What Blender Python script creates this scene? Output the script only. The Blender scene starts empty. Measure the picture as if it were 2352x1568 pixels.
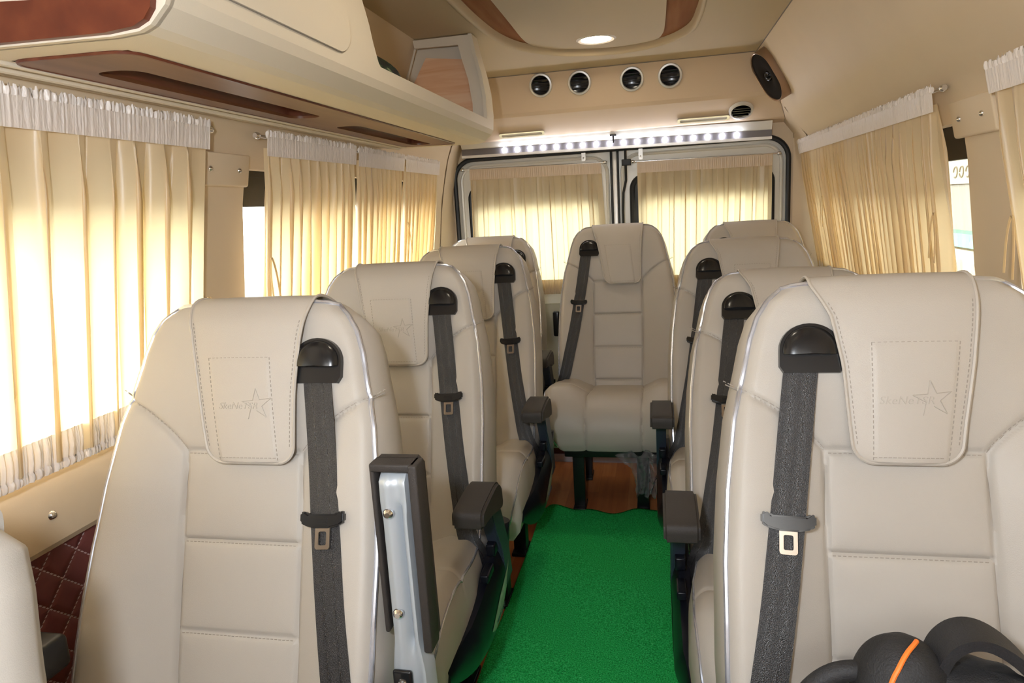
import bpy, bmesh, math, random
import numpy as np
from mathutils import Vector, Matrix
random.seed(4)
S = bpy.context.scene
COL = S.collection
PI = math.pi

# ------------------------------------------------------------------ materials
def mat(name, col, rough=.5, metal=0., spec=.5, noise=0., nscale=40., bump=0., bscale=400., coat=0., sheen=0., emit=None, estr=0.):
    m = bpy.data.materials.new(name); m.use_nodes = True
    nt = m.node_tree; b = nt.nodes['Principled BSDF']
    b.inputs['Base Color'].default_value = (*col, 1)
    b.inputs['Roughness'].default_value = rough
    b.inputs['Metallic'].default_value = metal
    b.inputs['Specular IOR Level'].default_value = spec
    b.inputs['Coat Weight'].default_value = coat
    b.inputs['Coat Roughness'].default_value = .08
    b.inputs['Sheen Weight'].default_value = sheen
    if emit:
        b.inputs['Emission Color'].default_value = (*emit, 1); b.inputs['Emission Strength'].default_value = estr
    tc = nt.nodes.new('ShaderNodeTexCoord')
    if noise > 0:
        n = nt.nodes.new('ShaderNodeTexNoise'); n.inputs['Scale'].default_value = nscale; n.inputs['Detail'].default_value = 5
        nt.links.new(tc.outputs['Object'], n.inputs['Vector'])
        r = nt.nodes.new('ShaderNodeMapRange'); r.inputs['From Min'].default_value = .3; r.inputs['From Max'].default_value = .7
        r.inputs['To Min'].default_value = 1 - noise; r.inputs['To Max'].default_value = 1 + noise
        nt.links.new(n.outputs['Fac'], r.inputs['Value'])
        x = nt.nodes.new('ShaderNodeVectorMath'); x.operation = 'SCALE'; x.inputs[0].default_value = col
        nt.links.new(r.outputs['Result'], x.inputs['Scale']); nt.links.new(x.outputs['Vector'], b.inputs['Base Color'])
    if bump > 0:
        n = nt.nodes.new('ShaderNodeTexNoise'); n.inputs['Scale'].default_value = bscale; n.inputs['Detail'].default_value = 3
        nt.links.new(tc.outputs['Object'], n.inputs['Vector'])
        u = nt.nodes.new('ShaderNodeBump'); u.inputs['Strength'].default_value = bump; u.inputs['Distance'].default_value = .001
        nt.links.new(n.outputs['Fac'], u.inputs['Height']); nt.links.new(u.outputs['Normal'], b.inputs['Normal'])
    return m

M = {}
M['leather'] = mat('leather', (.465, .428, .383), .46, spec=.4, bump=.25, bscale=900, noise=.02, nscale=6)
M['leather_cover'] = mat('leather_cover', (.475, .435, .388), .45, spec=.4, bump=.25, bscale=900)
M['emboss'] = mat('embossed_leather', (.43, .39, .34), .42)
M['thread'] = mat('thread', (.33, .29, .25), .7)
M['seam'] = mat('seam', (.28, .245, .205), .8)
M['pipe'] = mat('silver_piping', (.62, .64, .72), .25, metal=.75)
M['plastic'] = mat('black_plastic', (.012, .012, .013), .22, spec=.55)
M['pad'] = mat('armrest_rubber', (.040, .034, .031), .55, spec=.35, bump=.5, bscale=700)
M['shell'] = mat('gloss_black_shell', (.006, .007, .012), .3, spec=.3, coat=.0)
M['bracket'] = mat('bracket_blue_grey', (.035, .045, .07), .35)
M['armmetal'] = mat('painted_metal', (.48, .52, .56), .35, metal=.25)
M['chrome'] = mat('chrome', (.8, .8, .82), .16, metal=1.)
M['tongue'] = mat('tongue_metal', (.42, .35, .29), .28, metal=1.)
M['black_leg'] = mat('black_leg', (.006, .006, .007), .35)
M['wall'] = mat('wall_vinyl', (.74, .61, .445), .55, spec=.3, noise=.02, nscale=5, bump=.15, bscale=500)
M['ceil'] = mat('ceiling_vinyl', (.58, .475, .32), .6, spec=.25, bump=.2, bscale=600)
M['bin'] = mat('locker_vinyl', (.74, .665, .545), .5, spec=.3, bump=.15, bscale=600)
M['white_metal'] = mat('white_painted_steel', (.80, .79, .74), .3, spec=.5)
M['rubber'] = mat('black_rubber', (.012, .014, .017), .5)
M['alu'] = mat('aluminium', (.78, .77, .75), .35, metal=.35)
M['ledbase'] = mat('led_base', (.16, .15, .16), .5)
M['led'] = mat('led', (1, 1, 1), .5, emit=(.86, .88, 1.), estr=42)
M['lamp'] = mat('lamp_disc', (1, 1, 1), .5, emit=(1., .87, .68), estr=42)
M['lamp_ring'] = mat('lamp_ring', (.75, .68, .6), .4)
M['grille'] = mat('speaker_mesh', (.020, .015, .010), .85, spec=.15, bump=.8, bscale=900)
M['bronze'] = mat('speaker_rim', (.42, .30, .22), .3, metal=.8)
M['ventblk'] = mat('vent_black', (.004, .004, .006), .18)
M['bagblk'] = mat('bag_nylon', (.017, .017, .019), .62, bump=.9, bscale=500, noise=.25, nscale=20)
M['orange'] = mat('orange_cord', (.95, .22, .03), .5)
M['red'] = mat('red_button', (.75, .03, .02), .4, emit=None)
M['dark'] = mat('dark_body', (.03, .025, .02), .6)
M['maroonpl'] = mat('maroon_strip', (.16, .04, .035), .45)
M['whitepl'] = mat('white_strip', (.62, .58, .60), .5)
M['yellowed'] = mat('clear_tape', (.6, .5, .3), .3)
M['paint_in'] = mat('door_inner_panel', (.48, .46, .36), .5)

def fabric(name, col, trans, tcol, wscale=0):
    m = bpy.data.materials.new(name); m.use_nodes = True; nt = m.node_tree; nt.nodes.clear()
    o = nt.nodes.new('ShaderNodeOutputMaterial'); mix = nt.nodes.new('ShaderNodeMixShader'); mix.inputs[0].default_value = trans
    b = nt.nodes.new('ShaderNodeBsdfPrincipled'); b.inputs['Base Color'].default_value = (*col, 1); b.inputs['Roughness'].default_value = .33
    b.inputs['Specular IOR Level'].default_value = .65; b.inputs['Sheen Weight'].default_value = .3
    t = nt.nodes.new('ShaderNodeBsdfTranslucent'); t.inputs['Color'].default_value = (*tcol, 1)
    nt.links.new(b.outputs[0], mix.inputs[1]); nt.links.new(t.outputs[0], mix.inputs[2]); nt.links.new(mix.outputs[0], o.inputs[0])
    if wscale:
        tc = nt.nodes.new('ShaderNodeTexCoord'); n = nt.nodes.new('ShaderNodeTexNoise'); n.inputs['Scale'].default_value = wscale
        mp = nt.nodes.new('ShaderNodeMapping'); mp.inputs['Scale'].default_value = (1, 1, .25)
        nt.links.new(tc.outputs['Object'], mp.inputs[0]); nt.links.new(mp.outputs[0], n.inputs['Vector'])
        u = nt.nodes.new('ShaderNodeBump'); u.inputs['Strength'].default_value = .9; u.inputs['Distance'].default_value = .003
        nt.links.new(n.outputs['Fac'], u.inputs['Height']); nt.links.new(u.outputs[0], b.inputs['Normal'])
    return m
M['curtain'] = fabric('curtain_satin', (.90, .75, .52), .50, (.94, .80, .50))
M['band'] = fabric('curtain_band', (.93, .87, .83), .2, (.85, .75, .6), 160)
M['band_rear'] = fabric('curtain_band_plain', (.70, .56, .40), .3, (.8, .66, .45))

def glass_mat():
    m = bpy.data.materials.new('window_glass'); m.use_nodes = True; nt = m.node_tree; nt.nodes.clear()
    o = nt.nodes.new('ShaderNodeOutputMaterial'); mix = nt.nodes.new('ShaderNodeMixShader')
    t = nt.nodes.new('ShaderNodeBsdfTransparent'); t.inputs[0].default_value = (.86, .9, .9, 1)
    g = nt.nodes.new('ShaderNodeBsdfGlossy'); g.inputs['Roughness'].default_value = .02
    f = nt.nodes.new('ShaderNodeFresnel'); f.inputs[0].default_value = 1.45
    k = nt.nodes.new('ShaderNodeMath'); k.operation = 'MULTIPLY'; k.inputs[1].default_value = .35; nt.links.new(f.outputs[0], k.inputs[0])
    nt.links.new(k.outputs[0], mix.inputs[0]); nt.links.new(t.outputs[0], mix.inputs[1]); nt.links.new(g.outputs[0], mix.inputs[2]); nt.links.new(mix.outputs[0], o.inputs[0])
    return m
M['glass'] = glass_mat()
def film_mat():
    m = bpy.data.materials.new('clear_film'); m.use_nodes = True; nt = m.node_tree; nt.nodes.clear()
    o = nt.nodes.new('ShaderNodeOutputMaterial'); mix = nt.nodes.new('ShaderNodeMixShader'); mix.inputs[0].default_value = .38
    t = nt.nodes.new('ShaderNodeBsdfTransparent'); t.inputs[0].default_value = (.8, .8, .82, 1)
    g = nt.nodes.new('ShaderNodeBsdfPrincipled'); g.inputs['Roughness'].default_value = .08; g.inputs['Base Color'].default_value = (.35, .35, .37, 1); g.inputs['Specular IOR Level'].default_value = 1.
    nt.links.new(t.outputs[0], mix.inputs[1]); nt.links.new(g.outputs[0], mix.inputs[2]); nt.links.new(mix.outputs[0], o.inputs[0])
    return m
M['film'] = film_mat()

def ramp_mat(name, cols, build, rough=.4, spec=.4, coat=0., bump=0.):
    """build(nt, tc) -> fac socket"""
    m = bpy.data.materials.new(name); m.use_nodes = True; nt = m.node_tree; b = nt.nodes['Principled BSDF']
    tc = nt.nodes.new('ShaderNodeTexCoord'); fac = build(nt, tc)
    r = nt.nodes.new('ShaderNodeValToRGB'); e = r.color_ramp.elements
    while len(e) < len(cols): e.new(.5)
    for k, (p, c) in enumerate(cols): e[k].position = p; e[k].color = (*c, 1)
    nt.links.new(fac, r.inputs[0]); nt.links.new(r.outputs[0], b.inputs['Base Color'])
    b.inputs['Roughness'].default_value = rough; b.inputs['Specular IOR Level'].default_value = spec; b.inputs['Coat Weight'].default_value = coat
    if bump:
        u = nt.nodes.new('ShaderNodeBump'); u.inputs['Strength'].default_value = bump; u.inputs['Distance'].default_value = .004
        nt.links.new(fac, u.inputs['Height']); nt.links.new(u.outputs[0], b.inputs['Normal'])
    return m
def nz(scale, st=(1, 1, 1), detail=5, dist=0.):
    def f(nt, tc):
        mp = nt.nodes.new('ShaderNodeMapping'); mp.inputs['Scale'].default_value = st
        n = nt.nodes.new('ShaderNodeTexNoise'); n.inputs['Scale'].default_value = scale; n.inputs['Detail'].default_value = detail; n.inputs['Distortion'].default_value = dist
        nt.links.new(tc.outputs['Object'], mp.inputs[0]); nt.links.new(mp.outputs[0], n.inputs['Vector']); return n.outputs['Fac']
    return f
M['burl'] = ramp_mat('red_brown_wood', [(.3, (.10, .020, .009)), (.5, (.13, .028, .012)), (.7, (.165, .040, .016))], nz(22, (1, 1, 1), 6), .35, .35)
M['veneer'] = ramp_mat('brown_veneer', [(.35, (.135, .050, .020)), (.65, (.185, .078, .034))], nz(30, (1, .12, 1), 6), .38, .4)
M['recess'] = ramp_mat('recess_wood', [(.3, (.085, .02, .01)), (.7, (.17, .05, .025))], nz(40, (1, .1, 1), 5), .35, .4)
M['traywood'] = ramp_mat('ceiling_wood', [(.35, (.26, .10, .035)), (.65, (.34, .15, .06))], nz(25, (1, .1, 1), 6), .8, .12)
M['ply'] = ramp_mat('plywood', [(.3, (.80, .42, .22)), (.55, (.90, .56, .34)), (.7, (.94, .66, .44))], nz(7, (.35, 1, 4), 6, 1.5), .5, .3)
M['turf'] = ramp_mat('green_turf', [(.32, (.006, .26, .05)), (.5, (.018, .52, .11)), (.66, (.05, .66, .18)), (.8, (.2, .8, .36))], nz(270, (1, 1, 1), 3), .8, .2, bump=1.)
def planks(nt, tc):
    mp = nt.nodes.new('ShaderNodeMapping'); mp.inputs['Rotation'].default_value = (0, 0, PI / 2)
    br = nt.nodes.new('ShaderNodeTexBrick'); br.inputs['Scale'].default_value = 1; br.inputs['Brick Width'].default_value = .34; br.inputs['Row Height'].default_value = .062
    br.inputs['Mortar Size'].default_value = .0006; br.inputs['Color1'].default_value = (.2, .2, .2, 1); br.inputs['Color2'].default_value = (.75, .75, .75, 1); br.inputs['Mortar'].default_value = (.05, .05, .05, 1); br.inputs['Bias'].default_value = 0
    n = nt.nodes.new('ShaderNodeTexNoise'); n.inputs['Scale'].default_value = 30; n.inputs['Detail'].default_value = 6
    m2 = nt.nodes.new('ShaderNodeMapping'); m2.inputs['Scale'].default_value = (1.6, .12, 1)
    nt.links.new(tc.outputs['Object'], mp.inputs[0]); nt.links.new(mp.outputs[0], br.inputs[0]); nt.links.new(tc.outputs['Object'], m2.inputs[0]); nt.links.new(m2.outputs[0], n.inputs['Vector'])
    x = nt.nodes.new('ShaderNodeMix'); x.data_type = 'FLOAT'; x.inputs[0].default_value = .5
    nt.links.new(br.outputs['Color'], x.inputs[2]); nt.links.new(n.outputs['Fac'], x.inputs[3]); return x.outputs[0]
M['floor'] = ramp_mat('laminate_floor', [(.2, (.30, .085, .028)), (.5, (.48, .165, .055)), (.75, (.60, .25, .095))], planks, .35, .4)
def quilt():
    m = bpy.data.materials.new('maroon_quilt'); m.use_nodes = True; nt = m.node_tree; b = nt.nodes['Principled BSDF']
    tc = nt.nodes.new('ShaderNodeTexCoord'); sp = nt.nodes.new('ShaderNodeSeparateXYZ'); nt.links.new(tc.outputs['Object'], sp.inputs[0])
    def mth(op, a, c=None):
        n = nt.nodes.new('ShaderNodeMath'); n.operation = op
        for i, v in enumerate((a, c)):
            if v is None: continue
            if hasattr(v, 'links'): nt.links.new(v, n.inputs[i])
            else: n.inputs[i].default_value = v
        return n.outputs[0]
    def line(sg):
        q = mth('ADD', mth('MULTIPLY', sp.outputs[1], 13.), mth('MULTIPLY', sp.outputs[2], sg * 13.))
        fr = mth('FRACT', q); return mth('ABSOLUTE', mth('SUBTRACT', fr, .5))   # .5 at the line
    mx = mth('MAXIMUM', line(1), line(-1))
    dash = mth('GREATER_THAN', mth('FRACT', mth('MULTIPLY', sp.outputs[2], 160.)), .35)
    ln = mth('MULTIPLY', mth('GREATER_THAN', mx, .475), dash)
    mix = nt.nodes.new('ShaderNodeMix'); mix.data_type = 'RGBA'; nt.links.new(ln, mix.inputs[0])
    mix.inputs[6].default_value = (.20, .055, .055, 1); mix.inputs[7].default_value = (.62, .48, .50, 1)
    nt.links.new(mix.outputs[2], b.inputs['Base Color']); b.inputs['Roughness'].default_value = .42
    u = nt.nodes.new('ShaderNodeBump'); u.invert = True; u.inputs['Strength'].default_value = .35; u.inputs['Distance'].default_value = .02
    nt.links.new(mth('POWER', mth('MULTIPLY', mx, 2.), 6.), u.inputs['Height']); nt.links.new(u.outputs[0], b.inputs['Normal'])
    return m
M['quilt'] = quilt()
def webbing():
    m = bpy.data.materials.new('belt_webbing'); m.use_nodes = True; nt = m.node_tree; b = nt.nodes['Principled BSDF']
    uv = nt.nodes.new('ShaderNodeUVMap'); uv.uv_map = 'UVMap'
    sp = nt.nodes.new('ShaderNodeSeparateXYZ'); nt.links.new(uv.outputs[0], sp.inputs[0])
    w = nt.nodes.new('ShaderNodeMath'); w.operation = 'MULTIPLY'; w.inputs[1].default_value = 2 * PI * 2.5; nt.links.new(sp.outputs[0], w.inputs[0])
    s = nt.nodes.new('ShaderNodeMath'); s.operation = 'SINE'; nt.links.new(w.outputs[0], s.inputs[0])
    n = nt.nodes.new('ShaderNodeTexNoise'); n.inputs['Scale'].default_value = 900; tc = nt.nodes.new('ShaderNodeTexCoord'); nt.links.new(tc.outputs['Object'], n.inputs['Vector']); n.inputs['Detail'].default_value = 1
    w2 = nt.nodes.new('ShaderNodeMath'); w2.operation = 'MULTIPLY_ADD'; w2.inputs[1].default_value = .11; w2.inputs[2].default_value = .38
    nt.links.new(s.outputs[0], w2.inputs[0]); nt.links.new(w2.outputs[0], b.inputs['Roughness'])
    r = nt.nodes.new('ShaderNodeValToRGB'); r.color_ramp.elements[0].position = .42; r.color_ramp.elements[0].color = (.004, .0035, .0035, 1)
    r.color_ramp.elements[1].position = .72; r.color_ramp.elements[1].color = (.045, .041, .043, 1); nt.links.new(n.outputs['Fac'], r.inputs[0])
    nt.links.new(r.outputs[0], b.inputs['Base Color']); b.inputs['Specular IOR Level'].default_value = .6; b.inputs['Sheen Weight'].default_value = 0.
    u = nt.nodes.new('ShaderNodeBump'); u.inputs['Strength'].default_value = .7; u.inputs['Distance'].default_value = .001
    nt.links.new(n.outputs['Fac'], u.inputs['Height']); nt.links.new(u.outputs[0], b.inputs['Normal'])
    return m
M['web'] = webbing()

# ------------------------------------------------------------------ mesh helpers
class MB:
    def __init__(s): s.v = []; s.f = []; s.uv = None
    def add(s, v, f):
        o = len(s.v); s.v += [tuple(map(float, p)) for p in v]; s.f += [tuple(i + o for i in q) for q in f]; return s
    def box(s, c, d, bev=0.):
        bm = bmesh.new(); bmesh.ops.create_cube(bm, size=1)
        for v in bm.verts: v.co = Vector((c[0] + v.co.x * d[0], c[1] + v.co.y * d[1], c[2] + v.co.z * d[2]))
        if bev: bmesh.ops.bevel(bm, geom=bm.edges[:], offset=bev, segments=3, affect='EDGES', profile=.5)
        return s.bm(bm)
    def bm(s, bm, mtx=None):
        if mtx: bm.transform(mtx)
        bm.verts.index_update(); s.add([v.co[:] for v in bm.verts], [[v.index for v in f.verts] for f in bm.faces]); bm.free(); return s
    def tube(s, pts, r, n=8, closed=False, cap=True):
        P = [Vector(p) for p in pts]; N = len(P); rr = r if hasattr(r, '__len__') else [r] * N
        T = []
        for i in range(N):
            a = P[(i - 1) % N] if (closed or i) else P[0]; b = P[(i + 1) % N] if (closed or i < N - 1) else P[-1]
            T.append((b - a).normalized())
        u = T[0].orthogonal().normalized(); V = []; F = []
        for i in range(N):
            if i: u = (u - T[i] * u.dot(T[i])).normalized()
            w = T[i].cross(u)
            for k in range(n):
                a = 2 * PI * k / n; V.append(P[i] + (u * math.cos(a) + w * math.sin(a)) * rr[i])
        for i in range(N if closed else N - 1):
            j = (i + 1) % N
            for k in range(n): F.append((i * n + k, i * n + (k + 1) % n, j * n + (k + 1) % n, j * n + k))
        if cap and not closed: F.append(tuple(range(n))[::-1]); F.append(tuple((N - 1) * n + k for k in range(n)))
        return s.add(V, F)
    def prism(s, poly, axis, a, b):
        """poly of 2D points, extruded along axis from a to b; 2D are the remaining axes in order"""
        def mk(p, t):
            q = list(p); q.insert(axis, t); return q
        n = len(poly); V = [mk(p, a) for p in poly] + [mk(p, b) for p in poly]
        F = [(i, (i + 1) % n, n + (i + 1) % n, n + i) for i in range(n)] + [tuple(range(n))[::-1], tuple(range(n, 2 * n))]
        return s.add(V, F)
    def ring(s, A, B, axis, a, b):
        """plate between loops A (outer) and B (inner), same count, thickness a..b along axis"""
        def mk(p, t):
            q = list(p); q.insert(axis, t); return q
        n = len(A); V = [mk(p, a) for p in A] + [mk(p, a) for p in B] + [mk(p, b) for p in A] + [mk(p, b) for p in B]; F = []
        for i in range(n):
            j = (i + 1) % n
            F += [(i, j, n + j, n + i), (2 * n + j, 2 * n + i, 3 * n + i, 3 * n + j), (j, i, 2 * n + i, 2 * n + j), (n + i, n + j, 3 * n + j, 3 * n + i)]
        return s.add(V, F)
    def grid(s, G, flip=False):
        h = len(G); w = len(G[0]); F = []
        for i in range(h - 1):
            for j in range(w - 1):
                q = (i * w + j, i * w + j + 1, (i + 1) * w + j + 1, (i + 1) * w + j); F.append(q[::-1] if flip else q)
        return s.add([p for r in G for p in r], F)
    def lathe(s, prof, n=32, mtx=None, cap=True):
        cap = cap and prof[0] != prof[-1]
        V = []; F = []
        for r, z in prof:
            for k in range(n): a = 2 * PI * k / n; V.append((r * math.cos(a), r * math.sin(a), z))
        for i in range(len(prof) - 1):
            for k in range(n): F.append((i * n + k, i * n + (k + 1) % n, (i + 1) * n + (k + 1) % n, (i + 1) * n + k))
        if cap and prof[0][0] > 1e-6: F.append(tuple(range(n))[::-1])
        if cap and prof[-1][0] > 1e-6: F.append(tuple((len(prof) - 1) * n + k for k in range(n)))
        if mtx: V = [mtx @ Vector(p) for p in V]
        return s.add(V, F)
    def mesh(s, name, m, smooth=True, angle=40, recalc=True):
        me = bpy.data.meshes.new(name); me.from_pydata(s.v, [], s.f); me.materials.append(m)
        if recalc:
            bm = bmesh.new(); bm.from_mesh(me); bmesh.ops.recalc_face_normals(bm, faces=bm.faces[:]); bm.to_mesh(me); bm.free()
        if smooth:
            me.shade_smooth()
            me.set_sharp_from_angle(angle=math.radians(angle))
        return me
def multi(name, items):
    """one mesh out of several pieces: (MB, material, smooth, angle, recalc)"""
    bm = bmesh.new(); mats = []; shp = None
    for mb, m, sm, an, rc in items:
        me = mb.mesh('tmp', M[m], sm, an, rc); k = len(mats); mats.append(M[m]); n0 = len(bm.faces)
        bm.from_mesh(me); bm.faces.ensure_lookup_table()
        for f in bm.faces[n0:]: f.material_index = k
        bpy.data.meshes.remove(me)
    out = bpy.data.meshes.new(name)
    for m in mats: out.materials.append(m)
    bm.to_mesh(out); bm.free(); return out
def link(name, me, parent=None, loc=None):
    o = bpy.data.objects.new(name, me); COL.objects.link(o)
    if parent: o.parent = parent
    if loc: o.location = loc
    return o
def part(name, mb, m, parent, smooth=True, angle=40, recalc=True, label=None):
    o = link(name, mb.mesh(name, M[m] if isinstance(m, str) else m, smooth, angle, recalc), parent)
    if label: o['label'] = label
    return o
def tag(o, label, cat, group=None, kind=None):
    o['label'] = label; o['category'] = cat
    if group: o['group'] = group
    if kind: o['kind'] = kind
    return o
def struct(name, mb, m, parent=None, **k):
    o = part(name, mb, m, parent, **k)
    o['kind'] = 'structure'
    return o
def empty(name, loc, rz=0.):
    o = bpy.data.objects.new(name, None); COL.objects.link(o); o.location = loc; o.rotation_euler = (0, 0, rz); o.empty_display_size = .1; return o
def copy_tree(o, parent=None):
    c = o.copy(); COL.objects.link(c); c.parent = parent
    for ch in list(o.children): copy_tree(ch, c)
    return c
def rrect(x0, x1, z0, z1, r, n=6, rs=None):
    rs = rs or [r] * 4; out = []
    for k, (cx, cz, a0) in enumerate(((x1 - rs[0], z1 - rs[0], 0), (x0 + rs[1], z1 - rs[1], PI / 2), (x0 + rs[2], z0 + rs[2], PI), (x1 - rs[3], z0 + rs[3], 1.5 * PI))):
        for i in range(n + 1): a = a0 + PI / 2 * i / n; out.append((cx + rs[k] * math.cos(a), cz + rs[k] * math.sin(a)))
    return out
def lerp_tab(t, x):
    return float(np.interp(x, [a for a, _ in t], [b for _, b in t]))
def smooth_path(P, n):
    """Catmull-Rom resample through points"""
    P = [np.array(p, float) for p in P]; out = []
    for i in range(len(P) - 1):
        p0 = P[max(i - 1, 0)]; p1 = P[i]; p2 = P[i + 1]; p3 = P[min(i + 2, len(P) - 1)]
        for k in range(n):
            t = k / n; out.append(.5 * ((2 * p1) + (-p0 + p2) * t + (2 * p0 - 5 * p1 + 4 * p2 - p3) * t * t + (-p0 + 3 * p1 - 3 * p2 + p3) * t ** 3))
    out.append(P[-1]); return out

# ------------------------------------------------------------------ camera
def cam_setup():
    f = 1568.; d = Vector((324 / f, 326 / f, -1)); p0 = Vector(((1440 - 1176) / f, (784 - 322) / f, -1)); q = Vector((1, .078, 0))
    a = -(q.dot(d)) / (p0.dot(d)); e = (q + p0 * a).normalized(); d.normalize(); z = e.cross(d)
    return Matrix((e, d, z))
cam = bpy.data.cameras.new('camera'); co = bpy.data.objects.new('camera', cam); COL.objects.link(co)
cam.sensor_width = 36; cam.lens = 24; cam.clip_start = .02; cam.clip_end = 200
co.matrix_world = Matrix.Translation((0, 0, 1.2)) @ cam_setup().to_4x4()
S.camera = co

# ------------------------------------------------------------------ SEAT
TH = .2947; SN, CS = math.sin(TH), math.cos(TH)
YT, ZT = .2106, 1.0653
def BP(x, s, d): return (x, YT - s * SN - d * CS, ZT - s * CS + d * SN)
HW = [(-.02, .115), (-.012, .135), (0, .152), (.02, .174), (.045, .190), (.08, .202), (.13, .213), (.2, .230), (.3, .243), (.4, .250), (.55, .253), (.66, .250), (.8, .238)]
PRO = [(-.02, -.008), (.0, -.004), (.1, .002), (.2, .016), (.37, .036), (.48, .052), (.62, .066), (.8, .06)]
sA, sB, sC = .2426, .3865, .5322
SEAMS = [[(-.105, sA), (.105, sA)], [(-.105, sB), (.105, sB)], [(-.105, sC), (.105, sC)], [(-.105, .672), (.105, .672)]]
for sg in (-1, 1):
    SEAMS.append([(sg * .105, sA), (sg * .107, .4), (sg * .106, .6), (sg * .098, .80)])
    SEAMS.append([tuple(p) for p in smooth_path([(sg * .105, sA), (sg * .131, .214), (sg * .175, .180), (sg * .238, .146)], 6)])
def seg_dist(X, Y, segs):
    D = np.full(X.shape, 9.)
    for pl in segs:
        for (ax, ay), (bx, by) in zip(pl[:-1], pl[1:]):
            dx, dy = bx - ax, by - ay; t = np.clip(((X - ax) * dx + (Y - ay) * dy) / (dx * dx + dy * dy), 0, 1)
            D = np.minimum(D, np.hypot(X - ax - t * dx, Y - ay - t * dy))
    return D
def back_depth(X, Sg):
    X = np.asarray(X, float); Sg = np.asarray(Sg, float)
    hw = np.interp(Sg, [a for a, _ in HW], [b for _, b in HW]); pr = np.interp(Sg, [a for a, _ in PRO], [b for _, b in PRO])
    ax = np.abs(X)
    w = np.clip((ax - .09) / np.maximum(hw - .09, .02), 0, 1); w = w * w * (3 - 2 * w)
    d = pr * w
    belly = np.clip((Sg - .2) / .1, 0, 1)
    d += .010 * belly * np.sin(np.clip((ax - .105) / np.maximum(hw - .105, .02), 0, 1) * PI)      # bolster cushion
    d += .010 * np.exp(-((Sg - .12) / .09) ** 2) * np.clip(1 - (ax / np.maximum(hw, .01)) ** 2, 0, 1)
    D = seg_dist(X, Sg, SEAMS)
    d += .0045 * (1 - np.exp(-D / .014)) - .0050 * np.exp(-(D / .0032) ** 2)
    e = hw - ax
    d -= .016 * np.clip(1 - e / .022, 0, 1) ** 2
    d -= .030 * np.clip(1 - (Sg + .02) / .05, 0, 1) ** 2
    return d
def make_backrest():
    NX, NS = 150, 210; G = []
    ss = np.concatenate([np.linspace(-.004, .05, 18), np.linspace(.0535, .80, NS - 18)])
    mb = MB(); rows = []
    BK = [(.007, .25), (.010, .50), (.006, .78), (-.006, .94), (-.03, 1.)]
    for s in ss:
        hw = lerp_tab(HW, s); xs = np.linspace(-hw, hw, NX); d = back_depth(xs, np.full(NX, s))
        row = [BP(x, s, dd) for x, dd in zip(xs, d)]
        th = .115 * min(1, .35 + (s + .02) / .10) if s < .05 else .115
        de = d[-1]; so = min(1, max(0, (s + .02) / .06))
        side = [BP(hw + b * so, s, de + (-th - de) * t) for b, t in BK]
        row += side
        row += [BP(hw * k, s, -th - .006) for k in (.6, .2, -.2, -.6)]
        row += [(-p[0], p[1], p[2]) for p in side[::-1]]
        rows.append(row)
    n = len(rows[0]); V = [p for r in rows for p in r]; F = []
    for i in range(len(rows) - 1):
        for j in range(n): F.append((i * n + j, i * n + (j + 1) % n, (i + 1) * n + (j + 1) % n, (i + 1) * n + j))
    F.append(tuple(range(n))[::-1]); F.append(tuple((len(rows) - 1) * n + j for j in range(n)))
    return mb.add(V, F)
def surf(x, s, off=0.): return BP(x, s, float(back_depth(x, s)) + off)
def dashes(paths, L=.0042, gap=.0032, w=.0011, h=.0007):
    """paths: list of (points list, normal)"""
    mb = MB()
    for pts, nrm in paths:
        P = [Vector(p) for p in pts]; acc = 0.; 
        for a, b in zip(P[:-1], P[1:]):
            l = (b - a).length
            if l < 1e-6: continue
            t = (b - a) / l; nn = Vector(nrm); sd = t.cross(nn).normalized(); pos = -acc
            while pos < l:
                if pos >= 0 and pos + L <= l + .004:
                    c = a + t * (pos + L / 2); u = t * L / 2; v = sd * w / 2; q = nn * h
                    base = [c - u - v, c + u - v, c + u + v, c - u + v]
                    mb.add(base + [p + q for p in base], [(4, 5, 6, 7), (0, 1, 5, 4), (1, 2, 6, 5), (2, 3, 7, 6), (3, 0, 4, 7)])
                pos += L + gap
            acc = (l + acc) % (L + gap) if False else 0.
    return mb
NB = (0, -CS, SN)
def make_back_stitch():
    ps = []
    for k, pl in enumerate(SEAMS):
        if k >= 4 and k % 2 == 0: continue
        off = .0035
        if k < 4: pts = [surf(x, pl[0][1] + off, .0002) for x in np.linspace(-.1, .1, 30)]
        else: pts = [surf(x * 1.0, s - off, .0002) for x, s in pl]
        ps.append((pts, NB))
    return dashes(ps)
def make_seam_line():
    mb = MB()
    for pl in SEAMS:
        pts = []
        for (a, b), (c, d) in zip(pl[:-1], pl[1:]):
            n = max(2, int(math.hypot(c - a, d - b) / .012))
            pts += [(a + (c - a) * i / n, b + (d - b) * i / n) for i in range(n)]
        pts.append(pl[-1]); mb.tube([surf(x, s, -.0002) for x, s in pts], .0010, 5)
    return mb
def make_back_piping():
    P = []
    for s in np.linspace(.79, .0, 140): hw = lerp_tab(HW, s); P.append(surf(hw - .001, s, .0015))
    top = [surf(.135, -.003, .002), surf(.09, -.006, .0)]
    left = [(-p[0], p[1], p[2]) for p in (P + top)][::-1]
    return MB().tube(P + top + left, .0042, 8)
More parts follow.
